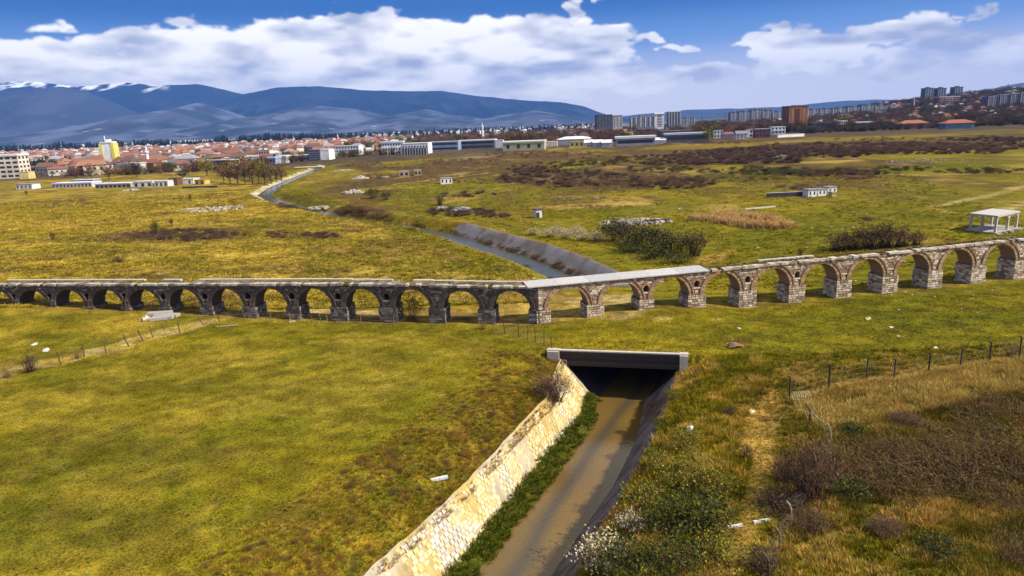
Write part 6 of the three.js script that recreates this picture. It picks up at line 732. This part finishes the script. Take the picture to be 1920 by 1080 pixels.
// ---------------------------------------------------------------- the hillside city on the right
block('brown_tower', 'tall brown brick apartment tower with balconies', 'tower', 1475, 1512, 200, 246, { d: 1100, c: [0.30, 0.135, 0.055], rc: [0.12, 0.085, 0.08], rt: 1.5, floors: 11, cols: 5, ww: 0.42, depth: 22, turn: 0.15, balcony: [0.36, 0.17, 0.07], bw: 0.3, side: 3, sideDir: 1, lift2: 2.5 });
block('blue_white_building', 'white panel building with three rows of blue windows', 'building', 1567, 1588, 227, 244, { d: 1080, c: [0.62, 0.68, 0.78], rc: white, floors: 3, cols: 5, ww: 0.7, depth: 12, turn: 0.1 });
block('apartment_block', 'dark slab of apartments at the left end of the skyline', 'building', 1119, 1148, 216, 238, { d: 1500, c: [0.12, 0.12, 0.15], rc: dgrey, floors: 8, cols: 5, depth: 30, turn: 0 });
block('apartment_block', 'pale apartment block joined to the dark slab', 'building', 1149, 1167, 217, 238, { d: 1500, c: [0.50, 0.46, 0.44], rc: grey, floors: 8, cols: 3, depth: 26, turn: 0 });
block('apartment_block', 'wide grey block with white piers', 'building', 1184, 1228, 220, 238, { d: 1500, c: [0.20, 0.21, 0.26], rc: grey, floors: 6, cols: 6, depth: 26, turn: 0, bays: 5, lift2: 6 });
block('apartment_tower', 'white framed tower with gabled top', 'tower', 1228, 1245, 210, 238, { d: 1500, c: [0.66, 0.66, 0.68], rc: [0.4, 0.4, 0.42], roof: 'gable', eaves: 0.86, floors: 8, cols: 1, ww: 0.5, depth: 20, turn: 0 });
block('apartment_tower', 'white and dark tower with flat cap right of the gabled one', 'tower', 1254, 1275, 210, 236, { d: 1500, c: [0.16, 0.165, 0.2], rc: [0.66, 0.66, 0.70], rt: 1.6, bays: 4, depth: 20, turn: 0, floors: 8, cols: 4 });
[[1276, 1302, 221, 234], [1370, 1385, 211, 226], [1386, 1408, 209, 226], [1409, 1429, 206, 225], [1430, 1448, 207, 225], [1449, 1472, 209, 225], [1514, 1537, 205, 222], [1538, 1560, 204, 222], [1561, 1588, 203, 221], [1589, 1614, 200, 219], [1615, 1640, 197, 216], [1641, 1662, 198, 215]].forEach(([x0, x1, yt, yb], i) => block('row_apartments', ['low dark block at the left start of the long apartment row', 'narrow grey block with white end walls, second of the long apartment row', 'grey block with white ends, third of the long apartment row', 'highest grey block left of the brown tower', 'grey block with dark roof left of the brown tower', 'grey block half hidden left of the brown tower', 'grey block first to the right of the brown tower', 'grey block second to the right of the brown tower', 'grey block behind the large yellow green tree', 'grey block fourth to the right of the brown tower', 'grey block with dark roof boxes, fifth right of the brown tower', 'last grey block at the right end of the long apartment row'][i], 'building', x0, x1, yt, yb, { d: 1700, c: [0.24, 0.25, 0.30], rc: [0.12, 0.12, 0.14], floors: 5, cols: 5, depth: 20, turn: 0.05, bays: 2, bayC: [0.62, 0.62, 0.64], lift2: 3 }));
[[1733, 1748, 166, 187, 'left of the three'], [1757, 1772, 166, 186, 'in the middle of the three'], [1788, 1803, 164, 185, 'right of the three']].forEach(([x0, x1, yt, yb, l]) => block('hill_tower', `dark apartment tower on the hilltop, ${l}`, 'tower', x0, x1, yt, yb + 4, { d: 2300, c: [0.13, 0.14, 0.18], rc: dgrey, floors: 11, cols: 3, ww: 0.5, depth: 24, turn: 0.1, bays: 3, bayC: [0.42, 0.43, 0.48], lift2: 5 }));
{ const [x, y] = farAt(1813, 188, 2300), y1 = farAt(1813, 167, 2300)[1], g = thing('spire', 'thin dark spire right of the three hilltop towers', 'spire', null, W(x, y, 2300)); mesh('base', new THREE.CylinderGeometry(3, 6, (y1 - y) * 0.55, 8), matOf(dgrey), g).position.y = (y1 - y) * 0.25; mesh('point', new THREE.ConeGeometry(2, (y1 - y) * 0.55, 8), matOf(dgrey), g).position.y = (y1 - y) * 0.75; }
block('brick_block', 'brick apartment block with white balconies below the hilltop towers', 'building', 1757, 1798, 182, 206, { d: 1750, c: [0.22, 0.10, 0.08], rc: [0.6, 0.58, 0.6], floors: 7, cols: 6, depth: 22, turn: 0.1, balcony: [0.66, 0.66, 0.68], bw: 0.4 });
[[1850, 1870, 181, 204], [1872, 1890, 178, 203], [1892, 1908, 176, 203], [1910, 1935, 174, 203]].forEach(([x0, x1, yt, yb], i) => block('slope_apartments', ['dark slope apartment block, leftmost of the group at the right edge', 'slope apartment block with pale stripe, second of the group at the right edge', 'slope apartment block, third of the group at the right edge', 'apartment block cut by the right picture edge'][i], 'building', x0, x1, yt, yb, { d: 1550, c: [0.16, 0.14, 0.16], rc: [0.3, 0.3, 0.33], floors: 7, cols: 4, depth: 20, turn: 0.1, bays: 2, bayC: [0.45, 0.44, 0.46] }));
block('hill_mast_house', 'pale low hall on the slope below the hilltop wood', 'building', 1672, 1706, 195, 203, { d: 1900, c: [0.45, 0.47, 0.5], rc: [0.6, 0.6, 0.62], floors: 1, band: 1, depth: 18 });
for (const [px, yt, yb, d, l] of [[1888, 158, 178, 1900, 'lattice mast on the right hill'], [1462, 100, 210, 0, ''], [1316, 211, 222, 2200, 'thin chimney on the plain, left of two'], [1360, 207, 218, 2200, 'thin chimney on the plain, right of two'], [1713, 182, 206, 1700, 'white pole standing on the slope left of the hilltop towers']]) { if (!d) continue; const [x, y] = farAt(px, yb, d), y1 = farAt(px, yt, d)[1], g = thing(l.includes('chimney') ? 'chimney' : 'mast', l, l.includes('chimney') ? 'chimney' : 'mast', null, W(x, y, d)); mesh('shaft', new THREE.CylinderGeometry(0.7, 1.2, y1 - y + 6, 8), matOf(l.includes('white') ? [0.7, 0.7, 0.72] : [0.14, 0.14, 0.16]), g).position.y = (y1 - y) / 2 - 3; mesh('cap', new THREE.CylinderGeometry(1.0, 1.0, 1.2, 8), matOf([0.3, 0.3, 0.3]), g).position.y = y1 - y; }
[['villa', 'white house with open upper floor at the field edge', 'house', 1340, 1356, 245, 259, { c: white, rc: [0.5, 0.5, 0.52], floors: 2, cols: 3, depth: 12 }], ['villa', 'pinkish house with a dark red roof at the field edge', 'house', 1357, 1380, 247, 259, { c: [0.5, 0.38, 0.36], rc: [0.22, 0.12, 0.12], roof: 'hip', depth: 12 }], ['villa', 'white gabled house with dark openings at the field edge', 'house', 1382, 1402, 245, 260, { c: [0.72, 0.72, 0.72], rc: [0.24, 0.22, 0.22], roof: 'gable', floors: 2, cols: 3, depth: 12 }], ['villa', 'tall blank white house at the field edge', 'house', 1403, 1416, 243, 258, { c: [0.8, 0.8, 0.8], rc: grey, floors: 2, cols: 1, ww: 0.3, depth: 12 }], ['villa', 'dark red brick house right of the tall white one', 'house', 1417, 1444, 242, 258, { c: [0.17, 0.075, 0.065], rc: [0.5, 0.48, 0.5], floors: 2, cols: 4, depth: 12 }], ['villa', 'white house with two balconies left of the brown tower', 'house', 1447, 1473, 238, 252, { c: [0.66, 0.68, 0.74], rc: white, floors: 2, cols: 4, depth: 12, balcony: white }], ['garden_wall', 'long white wall sloping along the field edge', 'wall', 1452, 1514, 252, 257, { c: [0.76, 0.74, 0.70], rc: white, rt: 0.4, depth: 1.5, turn: 0.35 }], ['villa', 'dark two storey house right of the brown tower', 'house', 1522, 1562, 230, 246, { c: [0.10, 0.095, 0.105], rc: [0.2, 0.19, 0.2], floors: 2, cols: 5, depth: 14 }], ['hall', 'white canopy roof over a small white cube', 'hall', 1607, 1636, 230, 242, { c: [0.30, 0.22, 0.2], rc: [0.82, 0.82, 0.82], rt: 1.8, depth: 12 }], ['villa', 'house with bright orange roof above the dark hedge', 'house', 1656, 1684, 224, 240, { c: [0.5, 0.36, 0.28], rc: orange, roof: 'hip', depth: 14 }], ['villa', 'wide red brown roofed house above the dark hedge', 'house', 1692, 1738, 225, 241, { c: [0.3, 0.16, 0.12], rc: [0.34, 0.14, 0.085], roof: 'hip', depth: 16 }], ['villa', 'long red roofed house with teal wall', 'house', 1776, 1826, 224, 241, { c: [0.16, 0.26, 0.32], rc: [0.36, 0.12, 0.07], roof: 'hip', depth: 18 }], ['wall', 'teal fence wall below the long red roofed house', 'wall', 1792, 1824, 233, 240, { c: [0.14, 0.26, 0.36], rc: [0.3, 0.36, 0.4], rt: 0.3, depth: 1, d: 985 }]].forEach(([n, l, c, ...r]) => block(n === 'wall' ? 'garden_wall' : n, l, c, ...r));
console.log('town done');
renderer.render(scene, camera);
